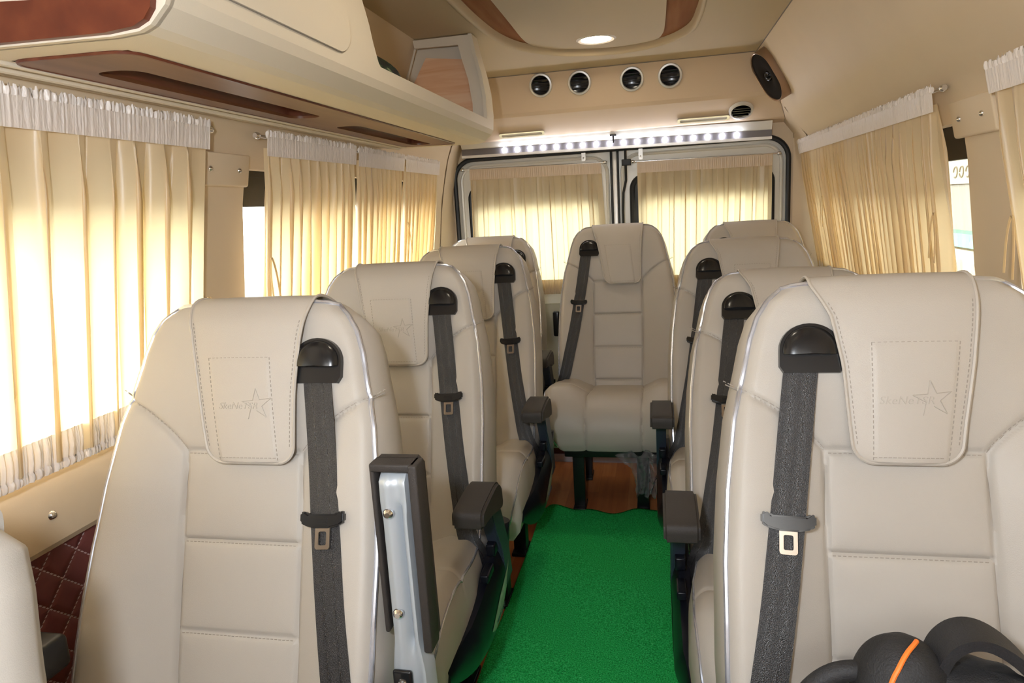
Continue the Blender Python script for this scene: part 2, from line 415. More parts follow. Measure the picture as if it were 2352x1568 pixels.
# cushion ------------------------------------------------------
CP = smooth_path([(.075, .395), (0, .395), (-.10, .405), (-.20, .425), (-.30, .440), (-.37, .432), (-.42, .402), (-.447, .352), (-.447, .30), (-.43, .262)], 10)
def path_len(P): return np.concatenate([[0], np.cumsum([np.linalg.norm(b - a) for a, b in zip(P[:-1], P[1:])])])
CL = path_len(CP); CT = CL[-1]
def cframe(t):
    y = np.interp(t, CL, [p[0] for p in CP]); z = np.interp(t, CL, [p[1] for p in CP])
    y2 = np.interp(min(t + .004, CT), CL, [p[0] for p in CP]); z2 = np.interp(min(t + .004, CT), CL, [p[1] for p in CP])
    y1 = np.interp(max(t - .004, 0), CL, [p[0] for p in CP]); z1 = np.interp(max(t - .004, 0), CL, [p[1] for p in CP])
    ty, tz = y2 - y1, z2 - z1; l = math.hypot(ty, tz); return y, z, (tz / l, -ty / l)   # normal up/front
CHW = [(0, .225), (.10, .245), (.25, .262), (.40, .268), (.50, .262), (.58, .245), (.66, .215)]
tH = .33
CSEAM = [[(-.105, 0), (-.105, CT)], [(.105, 0), (.105, CT)], [(-.27, tH), (-.105, tH)], [(.105, tH), (.27, tH)]]
def cush_d(X, T):
    X = np.asarray(X, float); T = np.asarray(T, float); ax = np.abs(X); hw = np.interp(T, [a for a, _ in CHW], [b for _, b in CHW])
    w = np.clip((ax - .085) / .10, 0, 1); w = w * w * (3 - 2 * w)
    fade = np.clip(T / .12, 0, 1) * np.clip((.60 - T) / .2, 0, 1)
    d = .038 * w * fade
    D = seg_dist(X, T, CSEAM); d += .005 * (1 - np.exp(-D / .014)) - .004 * np.exp(-(D / .003) ** 2)
    d -= .024 * np.clip(1 - (hw - ax) / .03, 0, 1) ** 2
    return d
def CPT(x, t, off=0.):
    y, z, n = cframe(t); d = float(cush_d(x, t)) + off
    # normals: pointing up when flat
    ny, nz_ = -n[0], -n[1]
    if nz_ < 0 and t < CT * .6: ny, nz_ = -ny, -nz_
    return (x, y + ny * d, z + nz_ * d)
def make_cushion():
    NX, NT = 110, 130; rows = []
    for t in np.linspace(0, CT, NT):
        hw = lerp_tab(CHW, t); xs = np.linspace(-hw, hw, NX); y, z, n = cframe(t); ds = cush_d(xs, np.full(NX, t))
        ny, nz_ = n
        if t < CT * .5 and nz_ < 0: ny, nz_ = -ny, -nz_
        sgn = 1
        row = [(x, y + ny * d * sgn, z + nz_ * d * sgn) for x, d in zip(xs, ds)]
        e = row[-1]; b = (max(y, -.405), .262 if y > -.40 else .262)
        side = [(hw + o, e[1] + (b[0] - e[1]) * k, e[2] + (b[1] - e[2]) * k) for o, k in ((.008, .25), (.010, .5), (.002, .8), (-.02, 1.))]
        row += side + [(hw * k, b[0], b[1] - .002) for k in (.5, 0, -.5)] + [(-p[0], p[1], p[2]) for p in side[::-1]]
        rows.append(row)
    n = len(rows[0]); V = [p for r in rows for p in r]; F = []
    for i in range(len(rows) - 1):
        for j in range(n): F.append((i * n + j, i * n + (j + 1) % n, (i + 1) * n + (j + 1) % n, (i + 1) * n + j))
    F.append(tuple(range(n))[::-1]); F.append(tuple((len(rows) - 1) * n + j for j in range(n)))
    return MB().add(V, F)
def cpt(x, t, off=0.):
    y, z, n = cframe(t); ny, nz_ = n
    if t < CT * .5 and nz_ < 0: ny, nz_ = -ny, -nz_
    d = float(cush_d(x, t)) + off; return (x, y + ny * d, z + nz_ * d)
def make_cush_piping(sg):
    mb = MB()
    mb.tube([cpt(sg * (lerp_tab(CHW, t) - .001), t, .001) for t in np.linspace(.05, CT, 60)], .0028, 7)
    return mb
def make_cush_seams():
    mb = MB()
    for pl in CSEAM:
        (a, b), (c, d) = pl
        lim = lambda x, t: max(-lerp_tab(CHW, t) + .004, min(lerp_tab(CHW, t) - .004, x))
        mb.tube([cpt(lim(a + (c - a) * i / 40, b + (d - b) * i / 40), b + (d - b) * i / 40, -.0002) for i in range(41)], .0010, 5)
    return mb
# headrest cover ------------------------------------------------
CVP = smooth_path([(-.150, .17), (-.148, .05), (-.137, .015), (-.098, -.012), (-.048, -.020), (-.014, -.012), (.008, .013), (.020, .045), (.024, .11), (.023, .18), (.019, .258)], 8)
CVL = path_len(CVP); CVT = CVL[-1]
def cv_ns(v): return np.interp(v, CVL, [p[0] for p in CVP]), np.interp(v, CVL, [p[1] for p in CVP])
v0 = float(np.interp(.02, [p[1] for p in CVP[56:]], CVL[56:]))     # where the front flap starts to run down
def cv_edges(kind, v):
    n, s = cv_ns(v); front = v > CVT * .45
    s_ = max(s, 0) if front else 0
    if kind == 'taper':
        l = lerp_tab([(0, -.108), (.05, -.090), (.12, -.074), (.20, -.060), (.258, -.048)], s_); r = lerp_tab([(0, .112), (.06, .106), (.15, .101), (.258, .101)], s_)
    else:
        l = lerp_tab([(0, -.114), (.05, -.092), (.12, -.080), (.20, -.075), (.258, -.070)], s_); r = lerp_tab([(0, .102), (.05, .096), (.12, .086), (.20, .072), (.258, .064)], s_)
    e = (CVT - v); rad = .026
    if e < rad: k = rad - math.sqrt(max(0, rad * rad - (rad - e) ** 2)); l += k; r -= k
    return l, r
def cvp(kind, x, v, off=0.):
    n, s = cv_ns(v); n = n + .003; l, r = cv_edges(kind, v); c = (l + r) / 2; h = (r - l) / 2
    n += .007 * (1 - min(1, abs((x - c) / max(h, .01))) ** 2) * (1 if v > CVT * .45 else 0) + off
    if .03 < s < .257 and v > CVT * .5:      # stitched pocket, slightly raised
        pl, pr = pocket(kind, s)
        if s > .09: n += .0016 * max(0, min(1, (x - pl) / .004)) * max(0, min(1, (pr - x) / .004)) * min(1, (s - .09) / .004)
    return BP(x, s, n)
def pocket(kind, s):
    if kind == 'taper': return lerp_tab([(.09, -.052), (.255, -.026)], s), lerp_tab([(.09, .058), (.255, .076)], s)
    return lerp_tab([(.09, -.043), (.255, -.047)], s), lerp_tab([(.09, .070), (.255, .048)], s)
def make_cover(kind):
    vs = list(np.linspace(0, CVT - .026, 76)) + [CVT - .026 + .026 * math.sin(PI / 2 * k / 14) for k in range(1, 15)]
    G = []
    for v in vs:
        l, r = cv_edges(kind, v); G.append([cvp(kind, x, v) for x in np.linspace(l, r, 60)])
    # thickness
    H = []
    for v in vs:
        l, r = cv_edges(kind, v); H.append([cvp(kind, x, v, -.006) for x in np.linspace(l, r, 60)])
    mb = MB(); mb.grid(G); mb.grid(H, True)
    n = len(G); w = 60; o = n * w
    loop = [i * w for i in range(n)] + [(n - 1) * w + j for j in range(1, w)] + [i * w + w - 1 for i in range(n - 2, -1, -1)] + [j for j in range(w - 2, 0, -1)]
    for a, b in zip(loop, loop[1:] + loop[:1]): mb.f.append((a, b, b + o, a + o))
    return mb
def make_cover_edge(kind):
    P = []
    vs = list(np.linspace(CVT * .30, CVT - .026, 40)) + [CVT - .026 + .026 * math.sin(PI / 2 * k / 10) for k in range(1, 11)]
    for v in vs: P.append(cvp(kind, cv_edges(kind, v)[0], v, .0))
    Q = [cvp(kind, cv_edges(kind, v)[1], v, .0) for v in vs][::-1]
    return MB().tube(P + Q, .0028, 6)
def v_of_s(s):
    k = len(CVP) // 2; return float(np.interp(s, [p[1] for p in CVP[k + 8:]], CVL[k + 8:]))
def make_cover_stitch(kind):
    ps = []
    for side in (0, 1):
        pts = []
        for s in np.linspace(.03, .235, 30):
            v = v_of_s(s); x = cv_edges(kind, v)[side] + (.006 if side == 0 else -.006); pts.append(cvp(kind, x, v, .0004))
        ps.append((pts, NB))
        ps.append(([cvp(kind, pocket(kind, s)[side], v_of_s(s), .0002) for s in np.linspace(.09, .257, 24)], NB))
    for s in (.09,):
        l, r = pocket(kind, s); ps.append(([cvp(kind, x, v_of_s(s), .0004) for x in np.linspace(l, r, 16)], NB))
    l, r = cv_edges(kind, v_of_s(.235)); ps.append(([cvp(kind, x, v_of_s(.250), .0006) for x in np.linspace(l + .025, r - .025, 16)], NB))
    return dashes(ps, w=.0010)
def make_emblem(kind):
    mb = MB(); cx, cs = (.040, .166) if kind == 'taper' else (.030, .170)
    star = []
    for k in range(10):
        a = PI / 2 + k * PI / 5 + .1; r = .026 if k % 2 == 0 else .0095
        star.append((cx + r * math.cos(a), cs - r * math.sin(a)))
    for k in range(10):
        if k == 4: continue
        a, b = star[k], star[(k + 1) % 10]
        mb.tube([cvp(kind, a[0] + (b[0] - a[0]) * t, v_of_s(a[1] + (b[1] - a[1]) * t), .0004) for t in (0, .5, 1)], .00075, 5)
    # lettering
    cu = bpy.data.curves.new('lettering', 'FONT'); cu.body = 'SkeNeTSR'; cu.size = .0155; cu.extrude = .0005; cu.shear = .25; cu.space_character = 1.05; cu.resolution_u = 3
    to = bpy.data.objects.new('lettering', cu); COL.objects.link(to); bpy.context.view_layer.update()
    me = to.evaluated_get(bpy.context.evaluated_depsgraph_get()).to_mesh()
    x0 = cx - .068
    V = [cvp(kind, x0 + v.co.x, v_of_s(cs + .0065 - v.co.y), .0003 + v.co.z) for v in me.vertices]
    mb.add(V, [list(p.vertices) for p in me.polygons]); to.to_mesh_clear() if hasattr(to, 'to_mesh_clear') else None
    COL.objects.unlink(to); bpy.data.objects.remove(to); bpy.data.curves.remove(cu)
    return mb
# belt hardware (sg = side) ---------------------------------------
def make_guide(sg):
    """hooded slot where the belt leaves the backrest"""
    mb = MB(); cx, cs = (.133 if sg > 0 else -.121), .098; off = .012
    # rear bezel plate
    pl = [(cx + .043 * math.cos(a), cs - .040 * math.sin(a)) for a in np.linspace(0, PI, 17)] + [(cx - .044, cs + .024), (cx - .038, cs + .034), (cx + .038, cs + .034), (cx + .044, cs + .024)]
    n = len(pl); V = [surf(x, s, -.002) for x, s in pl] + [surf(cx + (x - cx) * .98, cs + (s - cs) * .98, .009) for x, s in pl]
    mb.add(V, [(i, (i + 1) % n, n + (i + 1) % n, n + i) for i in range(n)] + [tuple(range(n, 2 * n))])
    # hood
    G = []
    for i in range(9):
        el = PI / 2 * i / 8
        G.append([surf(cx, cs, 0) for _ in range(0)] + [BP(cx + .039 * math.cos(a) * math.cos(el) ** .6, cs + .002 - .038 * math.sin(a) * math.cos(el) ** .6 + .004 * math.sin(el), .013 + .018 * math.sin(el) ** .7) for a in np.linspace(-.06, PI + .06, 25)])
    mb.grid(G)
    k = [g[0] for g in G] + [g[-1] for g in G[::-1]]; mb.add(k, [tuple(range(len(k)))])
    return mb
def ribbon(P, w, up, th=.0016, nx=6):
    """P: points; width vectors list; with UV"""
    mb = MB(); G = []; Hh = []; uv = []; L = 0; 
    for i, p in enumerate(P):
        wv = Vector(up[i][0]).normalized(); nn = Vector(up[i][1]).normalized()
        if i: L += (Vector(P[i]) - Vector(P[i - 1])).length
        G.append([Vector(p) + wv * w * (j / nx - .5) for j in range(nx + 1)]); Hh.append([q + nn * th for q in G[-1]])
    mb.grid(G, True); mb.grid(Hh)
    n = len(P); W = nx + 1; o = n * W
    for i in range(n - 1):
        for j in (0, nx): a, b = i * W + j, (i + 1) * W + j; mb.f.append((a, b, b + o, a + o))
    mb.uvv = [(j / nx, i / 40.) for _ in (0, 1) for i in range(n) for j in range(W)]
    return mb
def belt_path(sg, h=0):
    C = [(.131, .112, .013), (.140, .16, .016), (.152, .25, .019), (.165, .34, .024), (.182, .45, .028), (.203, .56, .033), (.224, .66, .032)]
    P = [BP(sg * x, s, float(back_depth(x, s)) + .006) for x, s, d in C]
    P[0] = BP(sg * .131, .100, .014)
    P = [np.array(p) for p in P]
    P += [np.array((sg * .250, -.060, .400)), np.array((sg * .268, -.045, .345)), np.array((sg * .274, -.03, .29))]
    return smooth_path(P, 8)
def make_belt(sg):
    P = belt_path(sg); ups = []
    for i, p in enumerate(P):
        a = Vector(P[max(i - 1, 0)]); b = Vector(P[min(i + 1, len(P) - 1)]); t = (b - a).normalized()
        k = max(0., min(1., (i - 46) / 16.))      # turns sideways towards the anchor
        nn = Vector(NB).lerp(Vector((sg * .9, -.45, .1)), k).normalized()
        wv = nn.cross(t).normalized(); ups.append((wv, nn))
    mb = ribbon(P, .047, ups)
    me = mb.mesh('seat_belt', M['web'], True, 60)
    uvl = me.uv_layers.new(name='UVMap')
    for lp in me.loops: uvl.data[lp.index].uv = mb.uvv[lp.vertex_index]
    return me
def make_tongue(sg):
    P = belt_path(sg); i = min(range(len(P)), key=lambda k: abs(P[k][2] - (ZT - .335 * CS))); p = Vector(P[i]); t = (Vector(P[i + 1]) - Vector(P[i - 1])).normalized(); n = Vector(NB); w = n.cross(t).normalized() * (-1 if sg > 0 else 1)
    n = (n - t * n.dot(t)).normalized(); w = t.cross(n).normalized()
    mt = Matrix((( w.x, t.x, n.x, p.x), (w.y, t.y, n.y, p.y), (w.z, t.z, n.z, p.z), (0, 0, 0, 1)))
    g = MB(); rot = Matrix.Rotation(-.10 * sg, 4, 'Z')
    # grip: rounded bar, wider in the middle
    out = []
    poly = [(-.036, -.010), (-.030, -.013), (-.023, -.008), (.023, -.008), (.030, -.013), (.036, -.010), (.036, .004), (.029, .009), (.013, .013), (-.013, .013), (-.029, .009), (-.036, .004)]
    bm = bmesh.new(); vs = [bm.verts.new((x, y, .001)) for x, y in poly]; f = bm.faces.new(vs)
    r = bmesh.ops.extrude_face_region(bm, geom=[f]); 
    for v in [e for e in r['geom'] if isinstance(e, bmesh.types.BMVert)]: v.co.z += .012
    bmesh.ops.recalc_face_normals(bm, faces=bm.faces[:]); bmesh.ops.bevel(bm, geom=bm.edges[:], offset=.0025, segments=2, affect='EDGES')
    g.bm(bm, mt @ rot)
    for k in range(4):
        q = MB().box((0, -.001 + k * .0032, .0135), (.02, .001, .0012)); q = [mt @ rot @ Vector(v) for v in q.v]
        g.add(q, MB().box((0, 0, 0), (1, 1, 1)).f)
    pl = MB(); o = rrect(-.012, .012, .008, .044, .004, 4); inn = rrect(-.0065, .0065, .018, .038, .0025, 4)
    pl.ring(o, inn, 2, .0045, .0075); pl.v = [tuple(mt @ rot @ Vector(v)) for v in pl.v]
    return g, pl
# armrest --------------------------------------------------------
def make_arm_pad(sg):
    # side profile in (y,z)
    prof = smooth_path([(-.06, .578), (-.08, .598), (-.11, .605), (-.17, .603), (-.225, .598), (-.238, .590), (-.240, .572), (-.236, .560), (-.20, .556), (-.15, .548), (-.10, .535), (-.065, .530), (-.052, .55)], 3)[:-1]
    bm = bmesh.new(); vs = [bm.verts.new((sg * .250, y, z)) for y, z in prof]; f = bm.faces.new(vs)
    r = bmesh.ops.extrude_face_region(bm, geom=[f])
    for v in [e for e in r['geom'] if isinstance(e, bmesh.types.BMVert)]: v.co.x += sg * .068
    bmesh.ops.recalc_face_normals(bm, faces=bm.faces[:])
    ed = [e for e in bm.edges if abs(abs(e.verts[0].co.x) - abs(e.verts[1].co.x)) < 1e-6]
    bmesh.ops.bevel(bm, geom=ed, offset=.006, segments=3, affect='EDGES')
    return MB().bm(bm)
def make_arm_bracket(sg):
    mb = MB()
    prof = [(-.115, .545), (-.045, .550), (.0, .47), (.035, .40), (.06, .30), (-.01, .30), (-.03, .40), (-.075, .47)]
    bm = bmesh.new(); vs = [bm.verts.new((sg * .272, y, z)) for y, z in prof]; f = bm.faces.new(vs); r = bmesh.ops.extrude_face_region(bm, geom=[f])
    for v in [e for e in r['geom'] if isinstance(e, bmesh.types.BMVert)]: v.co.x += sg * .030
    bmesh.ops.recalc_face_normals(bm, faces=bm.faces[:]); bmesh.ops.bevel(bm, geom=bm.edges[:], offset=.003, segments=2, affect='EDGES'); mb.bm(bm)
    # pivot knob
    mtx = Matrix.Translation((sg * .300, -.062, .560)) @ Matrix.Rotation(sg * PI / 2, 4, 'Y')
    mb.lathe([(.0, -.02), (.020, -.02), (.022, .004), (.019, .010), (.0, .012)], 20, mtx)
    return mb
def make_shell(sg):
    """banana shaped glossy side cover, bulging outwards"""
    outer = smooth_path([(.095, .43), (.10, .36), (.075, .28), (.01, .225), (-.09, .205), (-.20, .225), (-.30, .262), (-.395, .315)], 6)
    inner = smooth_path([(.03, .44), (-.03, .41), (-.08, .385), (-.14, .375), (-.20, .365), (-.26, .362), (-.33, .362), (-.40, .350)], 6)
    G = []; n = len(outer); m = 10
    for i in range(n):
        row = []
        for j in range(m + 1):
            t = j / m; y = inner[i][0] + (outer[i][0] - inner[i][0]) * t; z = inner[i][1] + (outer[i][1] - inner[i][1]) * t
            b = math.sin(PI * (.18 + .72 * t)) ; tip = min(1, (n - 1 - i) / 14 + .25)
            row.append((sg * (.268 + .034 * b * tip), y, z))
        G.append(row)
    mb = MB(); mb.grid(G)
    H = [[(sg * .262, p[1], p[2]) for p in r] for r in G]; mb.grid(H, True)
    W = m + 1; o = n * W
    loop = [i * W for i in range(n)] + [(n - 1) * W + j for j in range(1, W)] + [i * W + m for i in range(n - 2, -1, -1)] + [j for j in range(m - 1, 0, -1)]
    for a, b in zip(loop, loop[1:] + loop[:1]): mb.f.append((a, b, b + o, a + o))
    # step moulding on the upper edge
    mb.box((sg * .283, -.045, .425), (.022, .06, .03), .004); mb.box((sg * .283, -.115, .392), (.02, .06, .02), .004)
    return mb, G
def make_sticker(sg, G):
    n = len(G); rows = []
    for i in range(9, 27):
        k = (i - 9) / 17; lo, hi = 5.0 - 1.2 * math.sin(PI * k), 5.2 + 3.0 * math.sin(PI * k) ** .8
        r = []
        for j in range(7):
            t = lo + (hi - lo) * j / 6; a = int(t); f = t - a; p = Vector(G[i][a]).lerp(Vector(G[i][min(a + 1, 10)]), f); r.append((p.x + sg * .0009, p.y, p.z))
        rows.append(r)
    return MB().grid(rows)
M['sticker'] = mat('sticker_paper', (.45, .52, .47), .25, spec=.6, noise=.2, nscale=60)
def make_sticker_text(sg, G):
    mb = MB(); cu = bpy.data.curves.new('t', 'FONT'); cu.body = 'WAP SAFE'; cu.size = .018; cu.resolution_u = 2; cu.extrude = .0002
    to = bpy.data.objects.new('t', cu); COL.objects.link(to); bpy.context.view_layer.update(); me = to.evaluated_get(bpy.context.evaluated_depsgraph_get()).to_mesh()
    c = Vector(G[22][6]); 
    # reads along the shell on its outer face
    V = [(c.x + sg * (.0022 + v.co.z), c.y + (v.co.x - .02) * (1 if sg > 0 else -1), c.z + v.co.y - .004 - (v.co.x - .02) * .0) for v in me.vertices]
    mb.add(V, [list(p.vertices) for p in me.polygons]); COL.objects.unlink(to); bpy.data.objects.remove(to); return mb
def make_leg(x, y):
    mb = MB(); mb.box((x, y, .13), (.045, .05, .26), .002); mb.box((x, y - .005, .006), (.050, .10, .012), .002); return mb

CACHE = {}
def cm(key, fn):
    if key not in CACHE: CACHE[key] = fn()
    return CACHE[key]
def make_seat(sg, kind, arm='down', legs=(-.17, .17), emblem=True):
    t = empty('passenger_seat', (0, 0, 0))
    L = lambda key, name, fn, par: link(name, cm((key,), fn), par)
    b = L('back', 'backrest', lambda: multi('backrest', [(make_backrest(), 'leather', True, 70, True), (make_back_stitch(), 'thread', False, 30, False), (make_seam_line(), 'seam', True, 40, True)]), t)
    L('bpp', 'piping', lambda: make_back_piping().mesh('piping', M['pipe']), b)
    c = L('cus', 'cushion', lambda: multi('cushion', [(make_cushion(), 'leather', True, 70, True), (make_cush_seams(), 'seam', True, 40, True)]), t)
    for q in (-1, 1): L('cpp%d' % q, 'piping', lambda: make_cush_piping(q).mesh('piping', M['pipe']), c)
    its = [(make_cover, 'leather_cover', True, 60, True), (make_cover_stitch, 'thread', False, 30, False)] + ([(make_emblem, 'emboss', True, 30, True)] if emblem else [])
    v = L('cov' + kind + str(emblem), 'headrest_cover', lambda: multi('headrest_cover', [(f(kind), m, a_, b_, c_) for f, m, a_, b_, c_ in its]), t)
    L('cve' + kind, 'welt', lambda: make_cover_edge(kind).mesh('welt', M['leather_cover']), v)
    L('gd%d' % sg, 'belt_guide', lambda: make_guide(sg).mesh('belt_guide', M['plastic'], True, 50), t)
    bl = L('bl%d' % sg, 'seat_belt', lambda: make_belt(sg), t)
    if ('tg', sg) not in CACHE:
        g, p = make_tongue(sg); CACHE[('tg', sg)] = (g.mesh('tongue_grip', M['plastic'], True, 40), p.mesh('tongue_plate', M['tongue'], True, 40))
    link('tongue_grip', CACHE[('tg', sg)][0], bl); link('tongue_plate', CACHE[('tg', sg)][1], bl)
    f = MB(); f.box((0, -.16, .245), (.38, .50, .035), .004); f.box((sg * .21, .02, .25), (.09, .05, .05), .005)
    link('base_frame', cm(('frm', sg), lambda: f.mesh('base_frame', M['black_leg'])), t)
    for x in legs:
        for y in (-.285, .03):
            link('leg', cm(('leg', x, y), lambda: make_leg(x, y).mesh('leg', M['black_leg'])), t)
    if arm:
        if ('sh', sg) not in CACHE:
            s, G = make_shell(sg); CACHE[('sh', sg)] = s.mesh('side_shell', M['shell'], True, 35); CACHE[('st', sg)] = multi('sticker', [(make_sticker(sg, G), 'sticker', True, 40, True), (make_sticker_text(sg, G), 'bracket', False, 30, True)])
        sh = link('side_shell', CACHE[('sh', sg)], t); link('sticker', CACHE[('st', sg)], sh)
        link('armrest_bracket', cm(('abr', sg), lambda: make_arm_bracket(sg).mesh('armrest_bracket', M['bracket'])), t)
        if arm == 'down':
            link('armrest', cm(('arm', sg), lambda: make_arm_pad(sg).mesh('armrest', M['pad'], True, 30)), t)
        else:
            raised_arm(t, sg)
    return t
def raised_arm(t, sg):
    """armrest folded upright: steel beam seen from its underside, black pad behind"""
    ax = sg * .304
    yf = lambda z: .040 - (z - .5) * .02     # leans back a little
    pad = MB(); 
    # U shaped pad: back plate and two side cheeks
    pad.prism([(ax - .034, .60), (ax - .035, .852), (ax - .031, .862), (ax + .026, .862), (ax + .034, .852), (ax + .036, .585), (ax - .02, .585)], 1, -.010, .004)
    for x0, x1, z0, d in ((ax - .035, ax - .028, .60, .030), (ax + .024, ax + .037, .575, .036)): pad.box(((x0 + x1) / 2, -.006 - d / 2, (z0 + .862) / 2), (x1 - x0, d, .862 - z0), .003)
    pad.box((ax, -.022, .856), (.066, .032, .012), .003)
    pa = part('armrest', pad, 'pad', t, label='black armrest pad folded upright')
    bm = MB(); G = []
    for z in np.linspace(.45, .846, 40):
        w = lerp_tab([(.45, .033), (.545, .031), (.59, .0235), (.78, .0225), (.80, .025), (.846, .024)], z); row = []
        cx = ax - .003
        for k in range(21):
            u = k / 20 * 2 - 1; y = -.034 - .006 * math.exp(-((u + .3) / .35) ** 2) + .010 * math.exp(-((u - .30) / .14) ** 2) * (1 if .58 < z < .80 else 0) - .004 * math.exp(-((u - .72) / .2) ** 2) + .02 * max(0, abs(u) - .82) / .18
            if z > .835: y += .012 * ((z - .835) / .011) ** 2
            row.append((cx + u * w, y, z))
        G.append(row)
    H = [[(p[0], -.010, p[2]) for p in r] for r in G]
    bm.grid(G); bm.grid(H, True); W = 21; n = 40; o = n * W
    loop = [i * W for i in range(n)] + [(n - 1) * W + j for j in range(1, W)] + [i * W + 20 for i in range(n - 2, -1, -1)] + [j for j in range(19, 0, -1)]
    for a_, b_ in zip(loop, loop[1:] + loop[:1]): bm.f.append((a_, b_, b_ + o, a_ + o))
    be = part('armrest_beam', bm, 'armmetal', t, angle=60, label='grey painted metal beam of the raised armrest')
    for z in (.79, .635):
        s = MB(); s.lathe([(0, .006), (.004, .006), (.007, .003), (.0085, 0), (.0085, -.004)], 16, Matrix.Translation((ax - .010, -.040, z)) @ Matrix.Rotation(PI / 2, 4, 'X')); part('screw', s, 'chrome', be)
    s = MB(); s.box((ax - .012, -.042, .510), (.030, .008, .07), .004); part('latch', s, 'plastic', be)
    s = MB(); s.lathe([(0, .006), (.006, .005), (.008, 0), (.008, -.004)], 16, Matrix.Translation((ax - .012, -.047, .525)) @ Matrix.Rotation(PI / 2, 4, 'X')); part('bolt', s, 'chrome', be)
    pa.location.y = be.location.y = .062

SG = 'beige leather passenger seats'
def place(o, X, y0, dz=0., lean=0., label=''):
    o.location = (X, y0, dz); tag(o, label, 'seat', SG)
    if lean:
        pv = Vector((0, 0, .371)); rm = Matrix.Rotation(-lean, 3, 'X')
        for ch in o.children:
            if ch.name.split('.')[0] in ('backrest', 'headrest_cover', 'belt_guide', 'seat_belt'): ch.rotation_euler = (-lean, 0, 0); ch.location = pv - rm @ pv
    return o
sL = make_seat(1, 'taper'); sR = make_seat(-1, 'square')
place(sL, -.667, 1.485, 0, 0, 'beige seat in left column directly behind the seat with the raised armrest')
place(copy_tree(sL), -.653, 2.176, 0, 0, 'beige seat in left column, second from the rear, beside the split long curtain')
place(copy_tree(sL), -.745, 2.885, .0, 0, 'beige seat at rear left in front of the left rear door curtain')
raisedseat = make_seat(1, 'taper', arm='up'); place(raisedseat, -.665, .814, .0, 0, 'large beige seat at left with its armrest folded upright, grey metal beam showing')
nearseat = make_seat(1, 'taper', arm=None); place(nearseat, -.735, .160, -.06, 0, 'pale edge of the nearest seat cut off at lower left of the picture')
place(sR, .340, .855, 0, .02, 'large beige seat in right column nearest the camera, black bag on its cushion')
place(copy_tree(sR), .326, 1.463, 0, .213, 'beige seat in right column directly behind the one carrying the black bag')
place(copy_tree(sR), .298, 2.130, 0, .068, 'beige seat in right column third from the front, beside the gathered right curtain')
sR4 = copy_tree(sR); place(sR4, .418, 2.972, .0, -.04, 'beige seat at rear right, mostly hidden behind the right column')
mid = make_seat(-1, 'taper', arm=None, legs=(-.150, .100), emblem=False); place(mid, -.159, 2.867, .028, 0, 'beige middle seat at the rear facing down the aisle on two black legs')
for ch in mid.children:
    if ch.name.startswith('leg'): ch.location.z = -.028
# wall-side armrest of the raised-armrest seat
w = MB(); w.box((-.26, -.13, .575), (.065, .20, .055), .01); part('wall_armrest', w, 'black_leg', raisedseat)
w = MB(); w.box((-.262, -.10, .47), (.035, .06, .17), .006); part('wall_armrest_bracket', w, 'armmetal', raisedseat)
# red buckle of the rear left seat
bk = MB(); bk.box((.262, -.16, .445), (.03, .03, .07), .004); b_ = part('buckle', bk, 'plastic', [o for o in COL.objects if o.get('label', '').startswith('beige seat at rear left')][0])
bk = MB(); bk.box((.262, -.163, .485), (.024, .026, .018), .003); part('buckle_button', bk, 'red', b_, label='red release button')
# clear plastic film hanging under the middle seat
def film():
    G = []
    rnd = random.Random(3)
    for i in range(26):
        t = i / 25; row = []
        for j in range(22):
            u = j / 21 - .5; w = .085 * (1 - .62 * t ** .8) + .012
            row.append((-.055 + .03 * math.sin(t * 2.5) + u * w * 2 + .004 * rnd.uniform(-1, 1), 2.395 + .016 * math.sin(u * 26 + t * 5) + .008 * rnd.uniform(-1, 1), .300 - .165 * t + .010 * math.sin(u * 17 + t * 6)))
        G.append(row)
    return MB().grid(G)
tag(part('plastic_film', film(), 'film', None, angle=180, recalc=False), 'crumpled clear plastic film hanging below the middle rear seat', 'plastic wrap')

# ------------------------------------------------------------------ black bag on the near right seat
def blob(c, r, seed, n=28, pw=.75, amp=.06):
    rnd = random.Random(seed); ph = [rnd.uniform(0, 6.28) for _ in range(6)]; G = []
    for i in range(n + 1):
        la = -PI / 2 + PI * i / n; row = []
        for j in range(n * 2 + 1):
            lo = 2 * PI * j / (n * 2); sp = lambda v: math.copysign(abs(v) ** pw, v)
            k = 1 + amp * math.cos(la) * (math.sin(3 * lo + ph[0]) * math.cos(2 * la + ph[1]) + .5 * math.sin(7 * lo + ph[2] + 3 * la))
            row.append((c[0] + r[0] * sp(math.cos(la)) * sp(math.cos(lo)) * k, c[1] + r[1] * sp(math.cos(la)) * sp(math.sin(lo)) * k, c[2] + r[2] * sp(math.sin(la)) * k))
        G.append(row)
    return MB().grid(G)
bag = empty('black_bag', (.32, .72, .43)); tag(bag, 'black nylon bag with an orange cord lying on the near right seat cushion', 'bag')
def bpart(name, mb, m, **k):
    mb.v = [(x - .32, y - .72, z - .43) for x, y, z in mb.v]; return part(name, mb, m, bag, **k)
bodyG = blob((.315, .745, .535), (.105, .075, .105), 5, pw=.85)
bpart('main_compartment', bodyG, 'bagblk', angle=180)
bpart('top_lump', blob((.262, .745, .640), (.052, .051, .068), 8, pw=1., amp=.02, n=36), 'bagblk', angle=180)
bpart('front_pocket', blob((.335, .740, .620), (.075, .055, .062), 11, pw=.85, amp=.07), 'bagblk', angle=180)
bpart('orange_cord', MB().tube(smooth_path([(.2739, .741, .7085), (.2688, .734, .7085), (.2611, .726, .706), (.254, .719, .7005), (.2473, .7125, .6925), (.2422, .709, .6844), (.2373, .705, .6734), (.233, .701, .66), (.230, .698, .64)], 6), .0027, 8), 'orange', label='bright orange cord')
